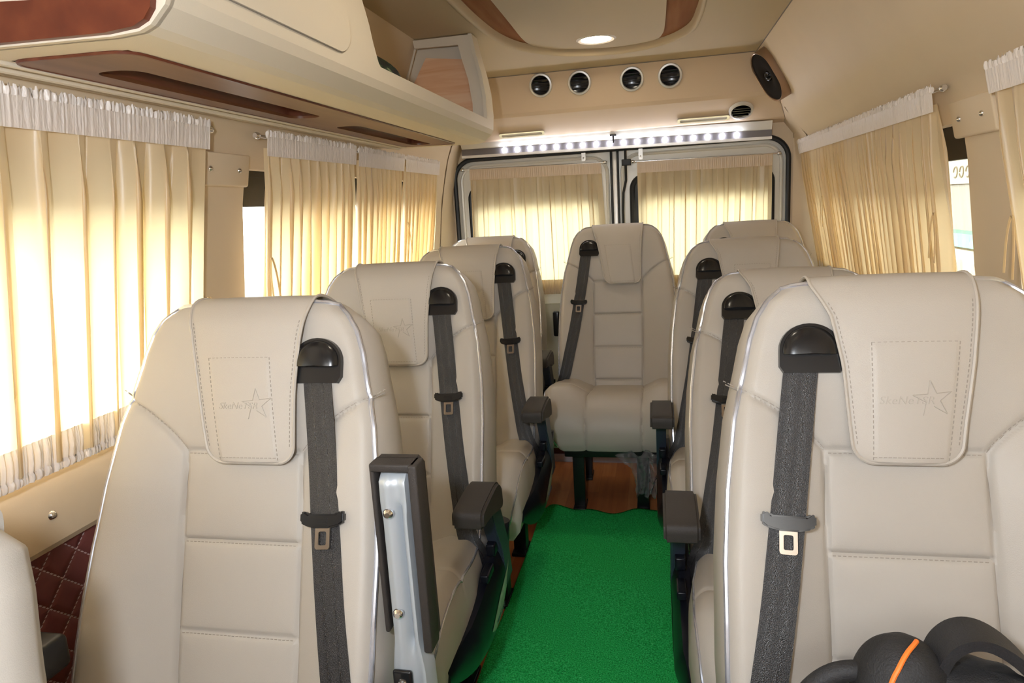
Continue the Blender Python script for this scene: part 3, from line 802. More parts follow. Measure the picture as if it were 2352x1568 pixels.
def strap(P, w, th):
    P = smooth_path(P, 6); ups = []
    for i in range(len(P)):
        t = (Vector(P[min(i + 1, len(P) - 1)]) - Vector(P[max(i - 1, 0)])).normalized(); nn = t.cross(Vector((0, 1, 0))).normalized(); ups.append((t.cross(nn).normalized(), nn))
    mb = ribbon(P, w, ups, th)
    return mb
bpart('shoulder_strap', MB().tube(smooth_path([(.152, .75, .58), (.160, .75, .615), (.176, .75, .640), (.198, .75, .656), (.225, .75, .660), (.262, .75, .655)], 5), .012, 10), 'bagblk')
bpart('carry_handle', strap([(.300, .75, .670), (.308, .75, .694), (.322, .75, .708), (.340, .75, .709), (.362, .75, .696), (.385, .75, .672), (.405, .75, .645), (.42, .75, .60)], .045, .012), 'bagblk')
bpart('buckle_ring', MB().lathe([(.006, -.003), (.011, -.003), (.011, .003), (.006, .003), (.006, -.003)], 16, Matrix.Translation((.345, .684, .655)) @ Matrix.Rotation(PI / 2, 4, 'X')), 'plastic')

# ------------------------------------------------------------------ floor, mat
struct('floor', MB().box((-.15, 1.3, -.02), (1.94, 3.52, .04)), 'floor')
struct('floor_rear', MB().box((-.15, 3.30, -.06), (1.94, .46, .03)), 'dark')
struct('trim_1', MB().box((-.15, 3.075, .012), (1.9, .02, .045)), 'whitepl')
struct('trim_2', MB().box((-.15, 3.09, .050), (1.9, .03, .035)), 'maroonpl')
def turf():
    NX, NY = 60, 150; G = []
    for i in range(NY):
        t = i / (NY - 1); row = []
        for j in range(NX):
            u = j / (NX - 1); x = -.462 + .005 * math.sin(t * 9) + u * (.538 + .008 * math.sin(t * 7 + 1))
            y1 = 2.53 + .018 * math.sin(u * 9 + .4) + .012 * math.sin(u * 21) - .05 * max(0, .06 - u) / .06
            y = .35 + t * (y1 - .35)
            z = .007 + .006 * max(0, math.sin(u * 9 + 1)) * max(0, (t - .9) / .1) + .003 * math.sin(t * 13 + u * 3) ** 2 + (.02 * max(0, (u - .93) / .07) * max(0, math.sin(t * 5 + 1)))
            row.append((x, y, z))
        G.append(row)
    H = [[(p[0], p[1], .001) for p in r] for r in G]; mb = MB(); mb.grid(G); mb.grid(H, True); W = NX; n = NY; o = n * W
    loop = [i * W for i in range(n)] + [(n - 1) * W + j for j in range(1, W)] + [i * W + W - 1 for i in range(n - 2, -1, -1)] + [j for j in range(W - 2, 0, -1)]
    for a, b in zip(loop, loop[1:] + loop[:1]): mb.f.append((a, b, b + o, a + o))
    return mb
tag(part('turf_mat', turf(), 'turf', None, angle=180), 'long bright green artificial grass mat lying along the aisle floor', 'mat')

# ------------------------------------------------------------------ side walls
LP = [(-1.09, 0), (-1.095, .60), (-1.085, .79), (-1.075, .84), (-1.045, 1.0), (-1.015, 1.25), (-.997, 1.33), (-.985, 1.39), (-.968, 1.45), (-.93, 1.55), (-.875, 1.65), (-.795, 1.787)]
RP = [(.79, 0), (.79, .60), (.785, .79), (.775, .84), (.75, 1.0), (.720, 1.25), (.705, 1.33), (.690, 1.39), (.672, 1.425), (.640, 1.46), (.585, 1.53), (.535, 1.615), (.437, 1.787)]
def side_wall(P, holes, y0, y1, th, sg):
    P = [(a, b) for a, b in P]
    zs = sorted(set([p[1] for p in P] + [h[k] for h in holes for k in (2, 3)] + list(np.linspace(1.40, 1.787, 14)))); ys = sorted(set([y0, y1] + [h[k] for h in holes for k in (0, 1)] + list(np.arange(y0, y1, .25))))
    zs = [z for i, z in enumerate(zs) if i == 0 or z - zs[i - 1] > 1e-4]
    tab = [(z, x) for x, z in P]; V = []; F = []; W = len(ys)
    for z in zs:
        for y in ys: V.append((lerp_tab(tab, z), y, z))
    n0 = len(V); V += [(x + sg * th, y, z) for x, y, z in V]
    keep = {}
    for i in range(len(zs) - 1):
        for j in range(W - 1):
            cy, cz = (ys[j] + ys[j + 1]) / 2, (zs[i] + zs[i + 1]) / 2
            keep[i, j] = not any(h[0] < cy < h[1] and h[2] < cz < h[3] for h in holes)
    for (i, j), k in keep.items():
        if not k: continue
        q = (i * W + j, i * W + j + 1, (i + 1) * W + j + 1, (i + 1) * W + j); F.append(q); F.append(tuple(a + n0 for a in q[::-1]))
        for (di, dj), (a, b) in (((-1, 0), (q[0], q[1])), ((1, 0), (q[2], q[3])), ((0, -1), (q[3], q[0])), ((0, 1), (q[1], q[2]))):
            if not keep.get((i + di, j + dj), False): F.append((b, a, a + n0, b + n0))
    return MB().add(V, F)
LH = [(.20, 1.385, .86, 1.335), (1.590, 3.16, .86, 1.335)]
RH = [(.10, 1.61, .86, 1.335), (1.825, 3.33, .86, 1.335)]
wl = struct('wall_left', side_wall(LP, LH, -.42, 3.50, .03, -1), 'wall', angle=60)
wr = struct('wall_right', side_wall(RP, RH, -.42, 3.50, .03, 1), 'wall', angle=60)
def shift(P, d): return [(x + d, z) for x, z in P]
struct('body_panel', side_wall(shift(LP, -.06), [(a - .03, b + .03 if b > 1.5 else b + .0, .84, 1.245) for a, b, c, d in LH], -.42, 3.55, .02, -1), 'dark', wl)
struct('body_panel', side_wall(shift(RP, .06), [(a - .03, b + .03, .84, 1.255) for a, b, c, d in RH], -.42, 3.55, .02, 1), 'dark', wr)
def window(n, Pf, y0, y1, sg, d):
    tab = [(z, x) for x, z in Pf]; root = empty('window_%d' % n, (lerp_tab(tab, .84) + d, (y0 + y1) / 2, .84)); root['kind'] = 'structure'
    ox, oy, oz = root.location; G = [[(lerp_tab(tab, z) + d - ox, y - oy, z - oz) for y in (y0 - .04, y1 + .04)] for z in (.82, 1.0, 1.25, 1.34)]
    gl = part('glass', MB().grid(G), 'glass', root, recalc=False)
    fr = MB()
    X = lambda z: lerp_tab(tab, z) + d - sg * .015 - ox
    fr.tube([(X(z), y - oy, z - oz) for y, z in ((y0 + .01, .87), (y1 - .01, .87), (y1 - .01, 1.325), (y0 + .01, 1.325))], .010, 8, closed=True)
    part('rubber_seal', fr, 'rubber', root)
window(1, LP, LH[0][0], LH[0][1], -1, -.085); window(2, LP, LH[1][0], LH[1][1], -1, -.085)
window(3, RP, RH[0][0], RH[0][1], 1, .085); window(4, RP, RH[1][0], RH[1][1], 1, .085)
# sill panels and quilted lower wall
for nm, sx, X0, sgn in (('trim_3', -1.06, -1.095, 1), ('trim_4', .755, .79, -1)):
    poly = [(X0 - sgn * .02, .655), (X0 + sgn * .028, .648), (X0 + sgn * .036, .66), (X0 + sgn * .036, .745), (X0 + sgn * .024, .778), (X0 + sgn * .012, .81), (X0 - sgn * .02, .84)]
    struct(nm, MB().prism(poly, 1, -.40, 3.44), 'wall', angle=25)
    q = MB(); q.box((X0 + sgn * .006, 1.5, .335), (.014, 3.84, .63)); struct('baseboard_' + ('left' if sgn > 0 else 'right'), q, 'quilt')
sc = MB(); sc.lathe([(0, .007), (.004, .006), (.007, .003), (.009, 0)], 16, Matrix.Translation((-1.059, .945, .711)) @ Matrix.Rotation(PI / 2, 4, 'Y'))
tag(part('screw', sc, 'chrome', None), 'small brass-coloured screw in the sill panel below the near left curtain', 'screw')

# pillar cover plates with two screws
def plate(Pf, y0, y1, z0, z1, sg, label):
    tab = [(z, x) for x, z in Pf]; xa, xb = lerp_tab(tab, z0), lerp_tab(tab, z1); c = Vector(((xa + xb) / 2, (y0 + y1) / 2, (z0 + z1) / 2))
    root = empty('pillar_cover', c[:]); tag(root, label, 'cover', 'pillar cover plates')
    tilt = math.atan2(xb - xa, z1 - z0)
    mb = MB(); mb.box((0, 0, 0), (.014, y1 - y0, z1 - z0), .005); mb.v = [(x + z * math.tan(tilt) - sg * .006, y, z) for x, y, z in mb.v]; part('plate', mb, 'wall', root, angle=30)
    for y in (-.055, .058):
        s = MB(); s.lathe([(0, .006), (.0035, .005), (.006, .003), (.007, 0), (.007, -.003)], 16, Matrix.Translation((-sg * .0135, y, 0)) @ Matrix.Rotation(-sg * PI / 2, 4, 'Y')); part('screw', s, 'chrome', root)
plate(LP, 1.385, 1.592, 1.290, 1.366, -1, 'beige cover plate with two screws on the left pillar between curtains')
plate(RP, 1.640, 1.850, 1.298, 1.380, 1, 'beige cover plate with two screws on the right pillar between curtains')

# ------------------------------------------------------------------ ceiling
def outline(pts, n=8):
    P = smooth_path(pts, n); return [(float(p[0]), float(p[1])) for p in P]
OUT = outline([(-.556, .30), (-.556, 1.2), (-.556, 2.05), (-.550, 2.35), (-.528, 2.57), (-.470, 2.745), (-.333, 2.905), (-.127, 2.965), (.044, 2.895), (.140, 2.730), (.162, 2.50), (.163, 2.2), (.163, 1.2), (.163, .30)])
INN = outline([(-.459, .34), (-.459, 1.2), (-.459, 2.3), (-.455, 2.70), (-.405, 2.82), (-.320, 2.885), (-.150, 2.940), (.005, 2.895), (.045, 2.80), (.053, 2.60), (.053, 2.2), (.053, 1.2), (.053, .34)])
def holed(rect, loop, z):
    bm = bmesh.new(); E = []
    for L_ in (rect, loop):
        vs = [bm.verts.new((x, y, z)) for x, y in L_]; E += [bm.edges.new((vs[i], vs[(i + 1) % len(vs)])) for i in range(len(vs))]
    bmesh.ops.triangle_fill(bm, edges=E, use_beauty=True, use_dissolve=False); mb = MB(); mb.bm(bm)
    k = len(mb.v); mb.v += [(x, y, z + .012) for x, y, z in mb.v[:k]]; mb.f += [tuple(i + k for i in f) for f in mb.f]; return mb
struct('ceiling', holed([(-.83, -.43), (.46, -.43), (.46, 3.47), (-.83, 3.47)], OUT, 1.787), 'ceil', smooth=False)
tray = empty('ceiling_panel', (-.195, 1.6, 1.815)); tag(tray, 'long recessed ceiling panel with a wooden border and pale rounded lip', 'ceiling panel')
def offt(mb): mb.v = [(x + .195, y - 1.6, z - 1.815) for x, y, z in mb.v]; return mb
CX, CY = -.195, 1.6
def grow(P, d):
    out = []; n = len(P)
    for i in range(n):
        a = Vector(P[(i - 1) % n]); b = Vector(P[(i + 1) % n]); t = (b - a).normalized(); out.append((P[i][0] - t.y * -d * -1, P[i][1] + t.x * d))
    return out
rings = [[(x, y, z) for x, y in grow(OUT, d)] for d, z in ((.010, 1.7865), (.006, 1.7835), (.0, 1.7835), (-.004, 1.787), (-.007, 1.795), (-.010, 1.813), (.0, 1.816))]
n_ = len(OUT); rm_ = MB().add([p for r in rings for p in r], [(a * n_ + i, a * n_ + (i + 1) % n_, (a + 1) * n_ + (i + 1) % n_, (a + 1) * n_ + i) for a in range(6) for i in range(n_)])
part('rim', offt(rm_), 'ceil', tray, angle=60)
part('wood_border', offt(MB().prism(OUT, 2, 1.812, 1.818)), 'traywood', tray, angle=20)
part('centre_panel', offt(MB().prism(INN, 2, 1.806, 1.812)), 'ceil', tray, angle=20)
def lamp(x, y, label):
    l = empty('ceiling_lamp', (x, y, 1.806)); tag(l, label, 'lamp', 'round ceiling lamps')
    part('ring', MB().lathe([(.057, -.001), (.068, -.004), (.078, .001), (.057, .002), (.057, -.001)], 40), 'lamp_ring', l)
    part('diffuser', MB().lathe([(0, -.0030), (.050, -.0022), (.057, -.0008), (.057, .001)], 40), 'lamp', l)
lamp(-.200, 2.770, 'round glowing ceiling lamp at the rear end of the ceiling panel')
lamp(-.200, 1.25, 'added lamp, out of view, further forward in the ceiling panel')  # extra lamp added out of view, lights the front seats and aisle

# ------------------------------------------------------------------ rear overhead duct panel
PAN = [(3.205, 1.787), (3.245, 1.628), (3.255, 1.612), (3.378, 1.530), (3.395, 1.524), (3.50, 1.512), (3.50, 1.80)]
def wallx(P, z): return lerp_tab([(b, a) for a, b in P], min(z, 1.787))
def rear_panel():
    V = []; n = len(PAN)
    zz = lambda z: min(z, 1.787)
    V = [(wallx(LP, z) + .002, y, z) for y, z in PAN] + [(wallx(RP, z) - .002, y, z) for y, z in PAN]
    F = [(i, (i + 1) % n, n + (i + 1) % n, n + i) for i in range(n)] + [tuple(range(n))[::-1], tuple(range(n, 2 * n))]
    return MB().add(V, F)
wallrear = struct('wall_rear', rear_panel(), mat('duct_vinyl', (.74, .59, .43), .55, spec=.3, bump=.15, bscale=600), angle=12)
def vent(x, y, z, rx, label):
    r = empty('air_vent', (x, y, z)); r.rotation_euler = (rx, 0, 0); tag(r, label, 'vent', 'round air vents on the rear duct')
    Rm = Matrix.Rotation(PI / 2, 4, 'X')
    part('ring', MB().lathe([(.0405, .004), (.043, .011), (.050, .010), (.053, -.002), (.0405, -.002), (.0405, .004)], 40, Rm), 'alu', r)
    part('well', MB().lathe([(0, -.001), (.030, -.001), (.042, .004)], 40, Rm, cap=False), 'ventblk', r)
    for k in (-.022, -.007, .008, .023):
        w = math.sqrt(.040 ** 2 - k * k); s = MB().prism([(-w, k - .002), (w, k - .002), (w, k + .002), (-w, k + .002)], 1, -.012, -.002)
        s.v = [(a, b - .004 * (1 - (a / .04) ** 2), c) for a, b, c in s.v]; part('slat', s, 'ventblk', r)
for x, z, lb in ((-.487, 1.735, 'leftmost round black air vent in the upper row of the rear duct'), (-.312, 1.7305, 'second round air vent from the left in the upper row'), (-.082, 1.725, 'third round air vent from the left in the upper row'), (.082, 1.724, 'fourth and rightmost round air vent of the upper row')):
    yy = lerp_tab([(1.628, 3.245), (1.787, 3.205)], z); vent(x, yy - .002, z, .245, lb)
vent(.390, 3.318, 1.566, .98, 'single round air vent low on the slanted face near the right wall')
for x0, x1, lb in ((-.72, -.50, 'slim chrome courtesy light at the left under the rear duct'), (.115, .345, 'slim chrome courtesy light at the right under the rear duct')):
    r = empty('courtesy_light', ((x0 + x1) / 2, 3.350, 1.546)); r.rotation_euler = (.98, 0, 0); tag(r, lb, 'light', 'courtesy lights under the rear duct')
    w = (x1 - x0) / 2; A = rrect(-w, w, -.016, .016, .01, 4); B = rrect(-w + .012, w - .012, -.009, .009, .006, 4)
    part('bezel', MB().ring(A, B, 1, -.006, .004), 'chrome', r); part('lens', MB().prism(B, 1, -.003, .003), mat('lens_cover', (.75, .7, .62), .2), r)
# led strip
ls = empty('led_strip_light', (-.18, 3.44, 1.48)); tag(ls, 'aluminium strip light with a row of white LEDs above the rear doors', 'light')
def sl(x): return 1.484 - .180 * (0) - (x + .92) * .012
def bar(name, y, dz0, dz1, m, dy=.012, x0=-.93, x1=.535, top=0.):
    mb = MB(); V = []
    for x in (x0, x1):
        for yy in (y, y + dy):
            for dz in (dz0, dz1): V.append((x + .18, yy - 3.44 + (top if dz == dz1 else 0), sl(x) + dz - 1.48))
    mb.add(V, [(0, 1, 3, 2), (4, 6, 7, 5), (0, 4, 5, 1), (2, 3, 7, 6), (0, 2, 6, 4), (1, 5, 7, 3)]); return part(name, mb, m, ls)
bar('reflector', 3.412, .012, .052, M['white_metal'], top=-.022); bar('base_strip', 3.408, -.016, .014, M['ledbase']); bar('lower_lip', 3.402, -.028, -.016, M['alu'], .03)
for k in range(18):
    x = -.712 + k * (1.094 / 17)
    mb = MB().lathe([(0, .012), (.007, .010), (.012, .003), (.012, 0)], 14, Matrix.Translation((x + .18, 3.408 - 3.44, sl(x) - 1.48)) @ Matrix.Rotation(PI / 2, 4, 'X')); part('led', mb, 'led', ls)
hk = MB(); hk.tube([(-.18, 3.40, 1.515), (-.18, 3.395, 1.485), (-.18, 3.39, 1.475)], .004, 8); hk.box((-.18, 3.395, 1.51), (.03, .012, .008), .002); tag(part('hook', hk, 'plastic', None), 'small black hook clip over the middle of the LED strip', 'hook')

# ------------------------------------------------------------------ rear doors
OPN = rrect(-1.000, .628, -.03, 1.462, .10, 8)
fr = MB(); fr.ring(rrect(-1.10, .80, -.08, 1.60, .001, 8), OPN, 1, 3.475, 3.50); struct('wall_rear_frame', fr, 'wall', angle=30)
# corner gussets softening the joint of side wall and rear frame
for xs, sg, nm in ((-1.0, -1, 'trim_5'), (.628, 1, 'trim_6')):
    P = LP if sg < 0 else RP; G = []
    for z in np.linspace(0, 1.56, 14):
        X1 = wallx(P, z) - sg * .004; X0 = xs + sg * .012
        G.append([(X1 + (X0 - X1) * (1 - math.cos(t)), 3.28 + .19 * math.sin(t), z) for t in np.linspace(0, PI / 2, 8)])
    struct(nm, MB().grid(G), 'wall', angle=80)
seal = MB().tube([(x, 3.470, z) for x, z in rrect(-.992, .620, -.03, 1.452, .10, 10)], .012, 8, closed=True)
struct('door_seal', seal, 'rubber')
def rear_door(n, x0, x1, wx0, wx1, lab):
    r = empty('door_%d' % n, ((x0 + x1) / 2, 3.5, 0)); r['kind'] = 'structure'; ox = (x0 + x1) / 2
    A = [(x - ox, z) for x, z in rrect(x0, x1, -.02, 1.440, .085, 8)]; B = [(x - ox, z) for x, z in rrect(wx0, wx1, .80, 1.315, .06, 8)]
    AO = [(x - ox, z) for x, z in rrect(x0 - .06, x1 + .06, -.10, 1.50, .085, 8)]; part('leaf', MB().ring(AO, B, 1, .003 if n == 1 else .006, .05), 'white_metal', r, angle=30)
    part('raised_edge', MB().tube([(x * .965, .002, .72 + (z - .72) * .975) for x, z in A], .009, 8, closed=True), 'white_metal', r)
    part('glass_seal', MB().tube([(x, .000, z) for x, z in B], .013, 8, closed=True), 'rubber', r)
    C = [(x - ox, z) for x, z in rrect(wx0 + .035, wx1 - .035, .83, 1.215, .03, 8)]
    part('black_border', MB().ring(B, C, 1, .012, .016), 'rubber', r); g = MB().prism(B, 1, .02, .024); part('glass', g, 'glass', r)
    part('inner_panel', MB().prism([(x0 + .05 - ox, .05), (x1 - .05 - ox, .05), (x1 - .05 - ox, .70), (x0 + .05 - ox, .70)], 1, -.012, .004), 'paint_in', r)
    return r
rear_door(1, -.980, -.205, -.925, -.262, ''); d2 = rear_door(2, -.160, .608, -.100, .553, '')
for x, w_ in ((-.198, .006), (-.166, .005)):
    struct('door_seal', MB().box((x, 3.494, .72), (w_ * 2, .02, 1.46), .003), 'rubber')
struct('trim_7', MB().box((-.182, 3.498, .72), (.024, .02, 1.46), .004), 'alu')
lr = MB().tube([(-.128, 3.468, 1.46), (-.128, 3.468, 1.30), (-.142, 3.468, 1.24), (-.146, 3.468, 1.15), (-.146, 3.468, .30)], .006, 8)
lr.box((-.124, 3.462, 1.384), (.045, .02, .03), .003)
lk = part('lock_rod', lr, 'rubber', None); tag(lk, 'thin black locking rod with a clamp running down between the rear doors', 'lock rod')
for x, z in ((-.33, 1.432), (-.055, 1.420)):
    b = MB(); b.ring(rrect(x - .010, x + .010, z - .028, z + .026, .006, 4), rrect(x - .004, x + .004, z - .016, z - .008, .003, 4), 1, 3.462, 3.470); o = part('steel_tab', b, 'alu', None)
    tag(o, 'small perforated steel tab above the %s rear curtain' % ('left' if x < -.2 else 'right'), 'bracket', 'perforated tabs above the rear doors')
h = MB(); h.box((-.50, 3.455, .60), (.034, .03, .13), .008); h.box((-.60, 3.455, .60), (.034, .03, .13), .008)
tag(part('door_handle', h, 'plastic', None), 'black oval inner handle low on the left rear door between seats', 'handle')

# ------------------------------------------------------------------ curtains
def curtain(A, B, Ab, Bb, pleats, seed, nrm, label, frill=True, hem=True, bandm='band', band_h=.045, tie=None, gather=1.0, zlean=None):
    """A->B along the rod (top), Ab->Bb at the bottom, nrm: vector into the cabin"""
    rnd = random.Random(seed); A, B, Ab, Bb = map(Vector, (A, B, Ab, Bb)); N = Vector(nrm); root = empty('curtain', ((A + B) / 2)[:]); c0 = root.location.copy()
    tag(root, label, 'curtain', 'cream satin window curtains')
    # irregular pleat phase
    n = max(60, int(pleats * 14)); ph = [0.]
    fr = [1 + .45 * math.sin(i * .37 + seed) + rnd.uniform(-.3, .3) for i in range(n)]
    for i in range(n): ph.append(ph[-1] + fr[i])
    tot = ph[-1]; ph = [p / tot * pleats * 2 * PI for p in ph]
    amps = [.7 + .5 * rnd.random() for _ in range(int(pleats) + 2)]
    def amp(i): 
        k = ph[i] / (2 * PI); a = int(k); f = k - a; return amps[a] * (1 - f) + amps[min(a + 1, len(amps) - 1)] * f
    def pt(i, t, a):
        u = i / n; top = A.lerp(B, u); bot = Ab.lerp(Bb, u); p = top.lerp(bot, t); s = math.sin(ph[i] + .5 * math.sin(t * 2.2 + i * .05))
        s = math.copysign(abs(s) ** .75, s)
        return p + N * (a * amp(i) * s) + (B - A).normalized() * (.62 * a * math.sin(2 * ph[i] + t)) - c0
    M_ = 26; G = []
    top_t = band_h / (A - Ab).length
    for k in range(M_ + 1):
        t = top_t * .6 + (1 - top_t * .6) * k / M_; a = (.007 + .013 * min(1, (t - top_t * .6) * 5)) * gather; G.append([pt(i, t, a) for i in range(n + 1)])
    part('drape', MB().grid(G), 'curtain', root, angle=180, recalc=False)
    # header band: gathered, slightly in front of the drape
    rf = [rnd.uniform(-1, 1) for _ in range(n * 3 + 1)]
    def band(t0, t1, offs, a, rows, ruff=0., edge=0.):
        G = []
        for k in range(rows + 1):
            t = t0 + (t1 - t0) * k / rows; row = []
            for i in range(n * 3 + 1):
                u = i / (n * 3); top = A.lerp(B, u); bot = Ab.lerp(Bb, u); p = top.lerp(bot, t)
                s = math.sin(u * n * 2.6 + 2.2 * rf[i // 4]) ; b = math.sin(PI * k / rows)
                dz = edge * rf[(i // 2) % len(rf)] * (1 if k == 0 else 0)
                row.append(p + N * (offs + a * s * (.4 + b) + ruff * rf[i] * .5) + Vector((0, 0, dz)) - c0)
            G.append(row)
        return MB().grid(G)
    part('header_band', band(0, top_t * 1.05, .012, .0006 if frill else .0003, 6, .0012 if frill else 0), bandm, root, angle=180, recalc=False)
    if frill: part('top_frill', band(-top_t * .34, top_t * .06, .010, .003, 3, .003, .004), bandm, root, angle=180, recalc=False)
    if hem:
        part('bottom_hem', band(1 - top_t * 1.1, 1.01, .010, .004, 5, .003), bandm, root, angle=180, recalc=False)
        part('bottom_frill', band(1.0, 1 + top_t * .4, .010, .005, 3, .004, .003), bandm, root, angle=180, recalc=False)
    if tie is not None:
        for (u, t) in tie:
            p = A.lerp(B, u).lerp(Ab.lerp(Bb, u), t) - c0 + N * .022; d = (B - A).normalized()
            P = smooth_path([p - d * .012 - Vector((0, 0, .11)), p - d * .012 - Vector((0, 0, .04)), p, p + d * .014 - Vector((0, 0, .045)), p + d * .02 - Vector((0, 0, .12))], 5)
            part('tie_loop', strap([q[:] for q in P][::2], .007, .0015), 'curtain', root, recalc=False)
    return root
def rod(A, B, label, r=.004, back=None, ball=True):
    """rod with a small socket at each end"""
    A, B = Vector(A), Vector(B); ro = MB().tube([A, B], r, 10); 
    root = part('curtain_rod', ro, 'chrome', None); tag(root, label, 'curtain rod', 'chrome curtain rods')
    d = (B - A).normalized()
    for p, s in ((A, -1), (B, 1)):
        q = d.to_track_quat('Z', 'Y').to_matrix().to_4x4(); m = MB().lathe([(0, -.009), (.006, -.009), (.0085, -.004), (.0085, .004), (.006, .009), (0, .009)], 14, Matrix.Translation(p) @ q)
        part('end_socket', m, 'chrome', root)
ZT_ = 1.410; xl, xlb = -.948, -1.025
curtain((xl, .45, ZT_), (xl, 1.382, ZT_), (xlb, .45, .818), (xlb, 1.35, .818), 13, 2, (1, 0, 0), 'near left satin curtain with gathered white bands at its top and bottom', tie=[(.985, .62)])
curtain((xl, 1.612, ZT_), (xl, 2.145, ZT_ + .004), (xlb, 1.60, .83), (xlb, 2.15, .83), 10, 5, (1, 0, 0), 'left curtain behind the pillar, first section of the long middle row', tie=[(.01, .52)])
curtain((xl, 2.165, ZT_), (xl, 2.59, ZT_), (xlb, 2.18, .83), (xlb, 2.59, .83), 9, 8, (1, 0, 0), 'left curtain section in the middle of the long row, right of the dark slit')
curtain((xl, 2.610, ZT_), (xl, 3.045, ZT_), (xlb, 2.615, .83), (xlb, 3.00, .83), 9, 11, (1, 0, 0), 'rearmost left curtain section beside the rear corner', tie=[(.03, .42)])
rod((xl - .004, .2, ZT_ - .002), (xl - .004, 1.402, ZT_ - .002), 'chrome rod end of the near left curtain at the left pillar')
rod((xl - .004, 1.590, ZT_ + .001), (xl - .004, 3.06, ZT_ + .001), 'chrome rod carrying the long left curtains behind the pillar')
xr, xrb = .660, .745
curtain((xr, 3.42, ZT_), (xr, 1.862, ZT_), (xrb, 3.30, .84), (xrb - .01, 1.86, .84), 30, 14, (-1, 0, 0), 'right satin curtain between the rear corner and the right pillar', tie=[(.22, .42), (.985, .50)], gather=.9)
curtain((xr, 1.590, ZT_ + .002), (xr, .45, ZT_ + .002), (xrb, 1.50, .84), (xrb, .45, .84), 15, 17, (-1, 0, 0), 'near right satin curtain cut off by the right edge of the picture', tie=[(.03, .50)])
rod((xr + .004, 1.838, ZT_ + .004), (xr + .004, 3.43, ZT_ + .004), 'chrome rod of the right curtain behind the right pillar')
rod((xr + .004, .3, ZT_ + .004), (xr + .004, 1.606, ZT_ + .004), 'chrome rod of the near right curtain')
yr = 3.452
curtain((-.905, yr, 1.402), (-.246, yr, 1.390), (-.925, yr + .008, .775), (-.225, yr + .008, .775), 12, 20, (0, -1, 0), 'left rear door curtain glowing with daylight', frill=False, bandm='band_rear', hem=True, band_h=.05, gather=.5)
curtain((-.072, yr, 1.382), (.545, yr, 1.374), (-.075, yr + .008, .775), (.54, yr + .008, .775), 12, 23, (0, -1, 0), 'right rear door curtain beside the black locking rod', frill=False, bandm='band_rear', hem=True, band_h=.05, gather=.5)
rod((-.945, yr, 1.403), (-.226, yr, 1.391), 'chrome rod of the left rear door curtain', .0035); rod((-.092, yr, 1.384), (.575, yr, 1.376), 'chrome rod of the right rear door curtain', .0035)

# ------------------------------------------------------------------ overhead locker on the left
lo = empty('overhead_locker', (-.75, 1.6, 1.44)); tag(lo, 'long beige overhead locker above the left windows with wooden end and underside', 'locker')
def loc_(mb): mb.v = [(x + .75, y - 1.6, z - 1.44) for x, y, z in mb.v]; return mb
def lpart(name, mb, m, par=lo, **k): return part(name, loc_(mb), m, par, **k)
FR = [(-.955, 1.440), (-.858, 1.4375), (-.672, 1.433), (-.640, 1.432), (-.600, 1.434), (-.583, 1.440), (-.560, 1.460), (-.552, 1.475), (-.548, 1.52), (-.550, 1.58), (-.560, 1.65), (-.575, 1.71), (-.590, 1.785)]
def fr_at(w):
    P = [np.array(p) for p in FR]; L = path_len(P); return np.interp(w, L, [p[0] for p in P]), np.interp(w, L, [p[1] for p in P])
FL = path_len([np.array(p) for p in FR]); FT = FL[-1]
W_LIP = float(np.interp(1.503, [p[1] for p in FR[5:]], FL[5:]))
def topw(y):
    if y < 1.345: return FT
    if y < 1.43: k = (y - 1.345) / .085; return FT + (W_LIP - FT) * (1 - (1 - k) ** 2.4) if k < 1 else W_LIP
    if y < 2.372: return W_LIP
    if y < 2.388: return W_LIP + (FT - W_LIP) * ((y - 2.372) / .016) ** .7
    return FT
def locker_skin():
    ys = [.78, .838] + list(np.arange(.88, 1.345, .05)) + list(np.linspace(1.345, 1.43, 24)) + list(np.linspace(1.46, 2.36, 12)) + list(np.linspace(2.372, 2.388, 8)) + [2.41, 2.44, 2.47]
    base = [w for w in FL if w < W_LIP - .002] ; nb = len(base); G = []; H = []
    for y in ys:
        tw = topw(y); ws = base + list(np.linspace(base[-1] + .001, tw, 16)); r = []
        for w in ws: x, z = fr_at(w); r.append((x, y, z))
        G.append(r)
        q = []
        for k, (x, yy, z) in enumerate(r):
            d = .012; q.append((x - d if k > 5 else x, yy, z + d if k <= 8 else z))
        H.append(q)
    mb = MB(); mb.grid(G); mb.grid(H, True); W = len(G[0]); n = len(G); o = n * W
    cut = set()
    for i in range(n - 1):
        if .83 < ys[i] and ys[i + 1] < 2.3885: cut.add((i * W + 1, i * W + 2, (i + 1) * W + 2, (i + 1) * W + 1)); cut.add(tuple(q + o for q in (i * W + 1, i * W + 2, (i + 1) * W + 2, (i + 1) * W + 1))[::-1])
    mb.f = [f for f in mb.f if f not in cut]
    loop = [i * W for i in range(n)] + [(n - 1) * W + j for j in range(1, W)] + [i * W + W - 1 for i in range(n - 2, -1, -1)] + [j for j in range(W - 2, 0, -1)]
    for a, b in zip(loop, loop[1:] + loop[:1]): mb.f.append((a, b, b + o, a + o))
    return mb
lpart('body', locker_skin(), 'bin', angle=16)
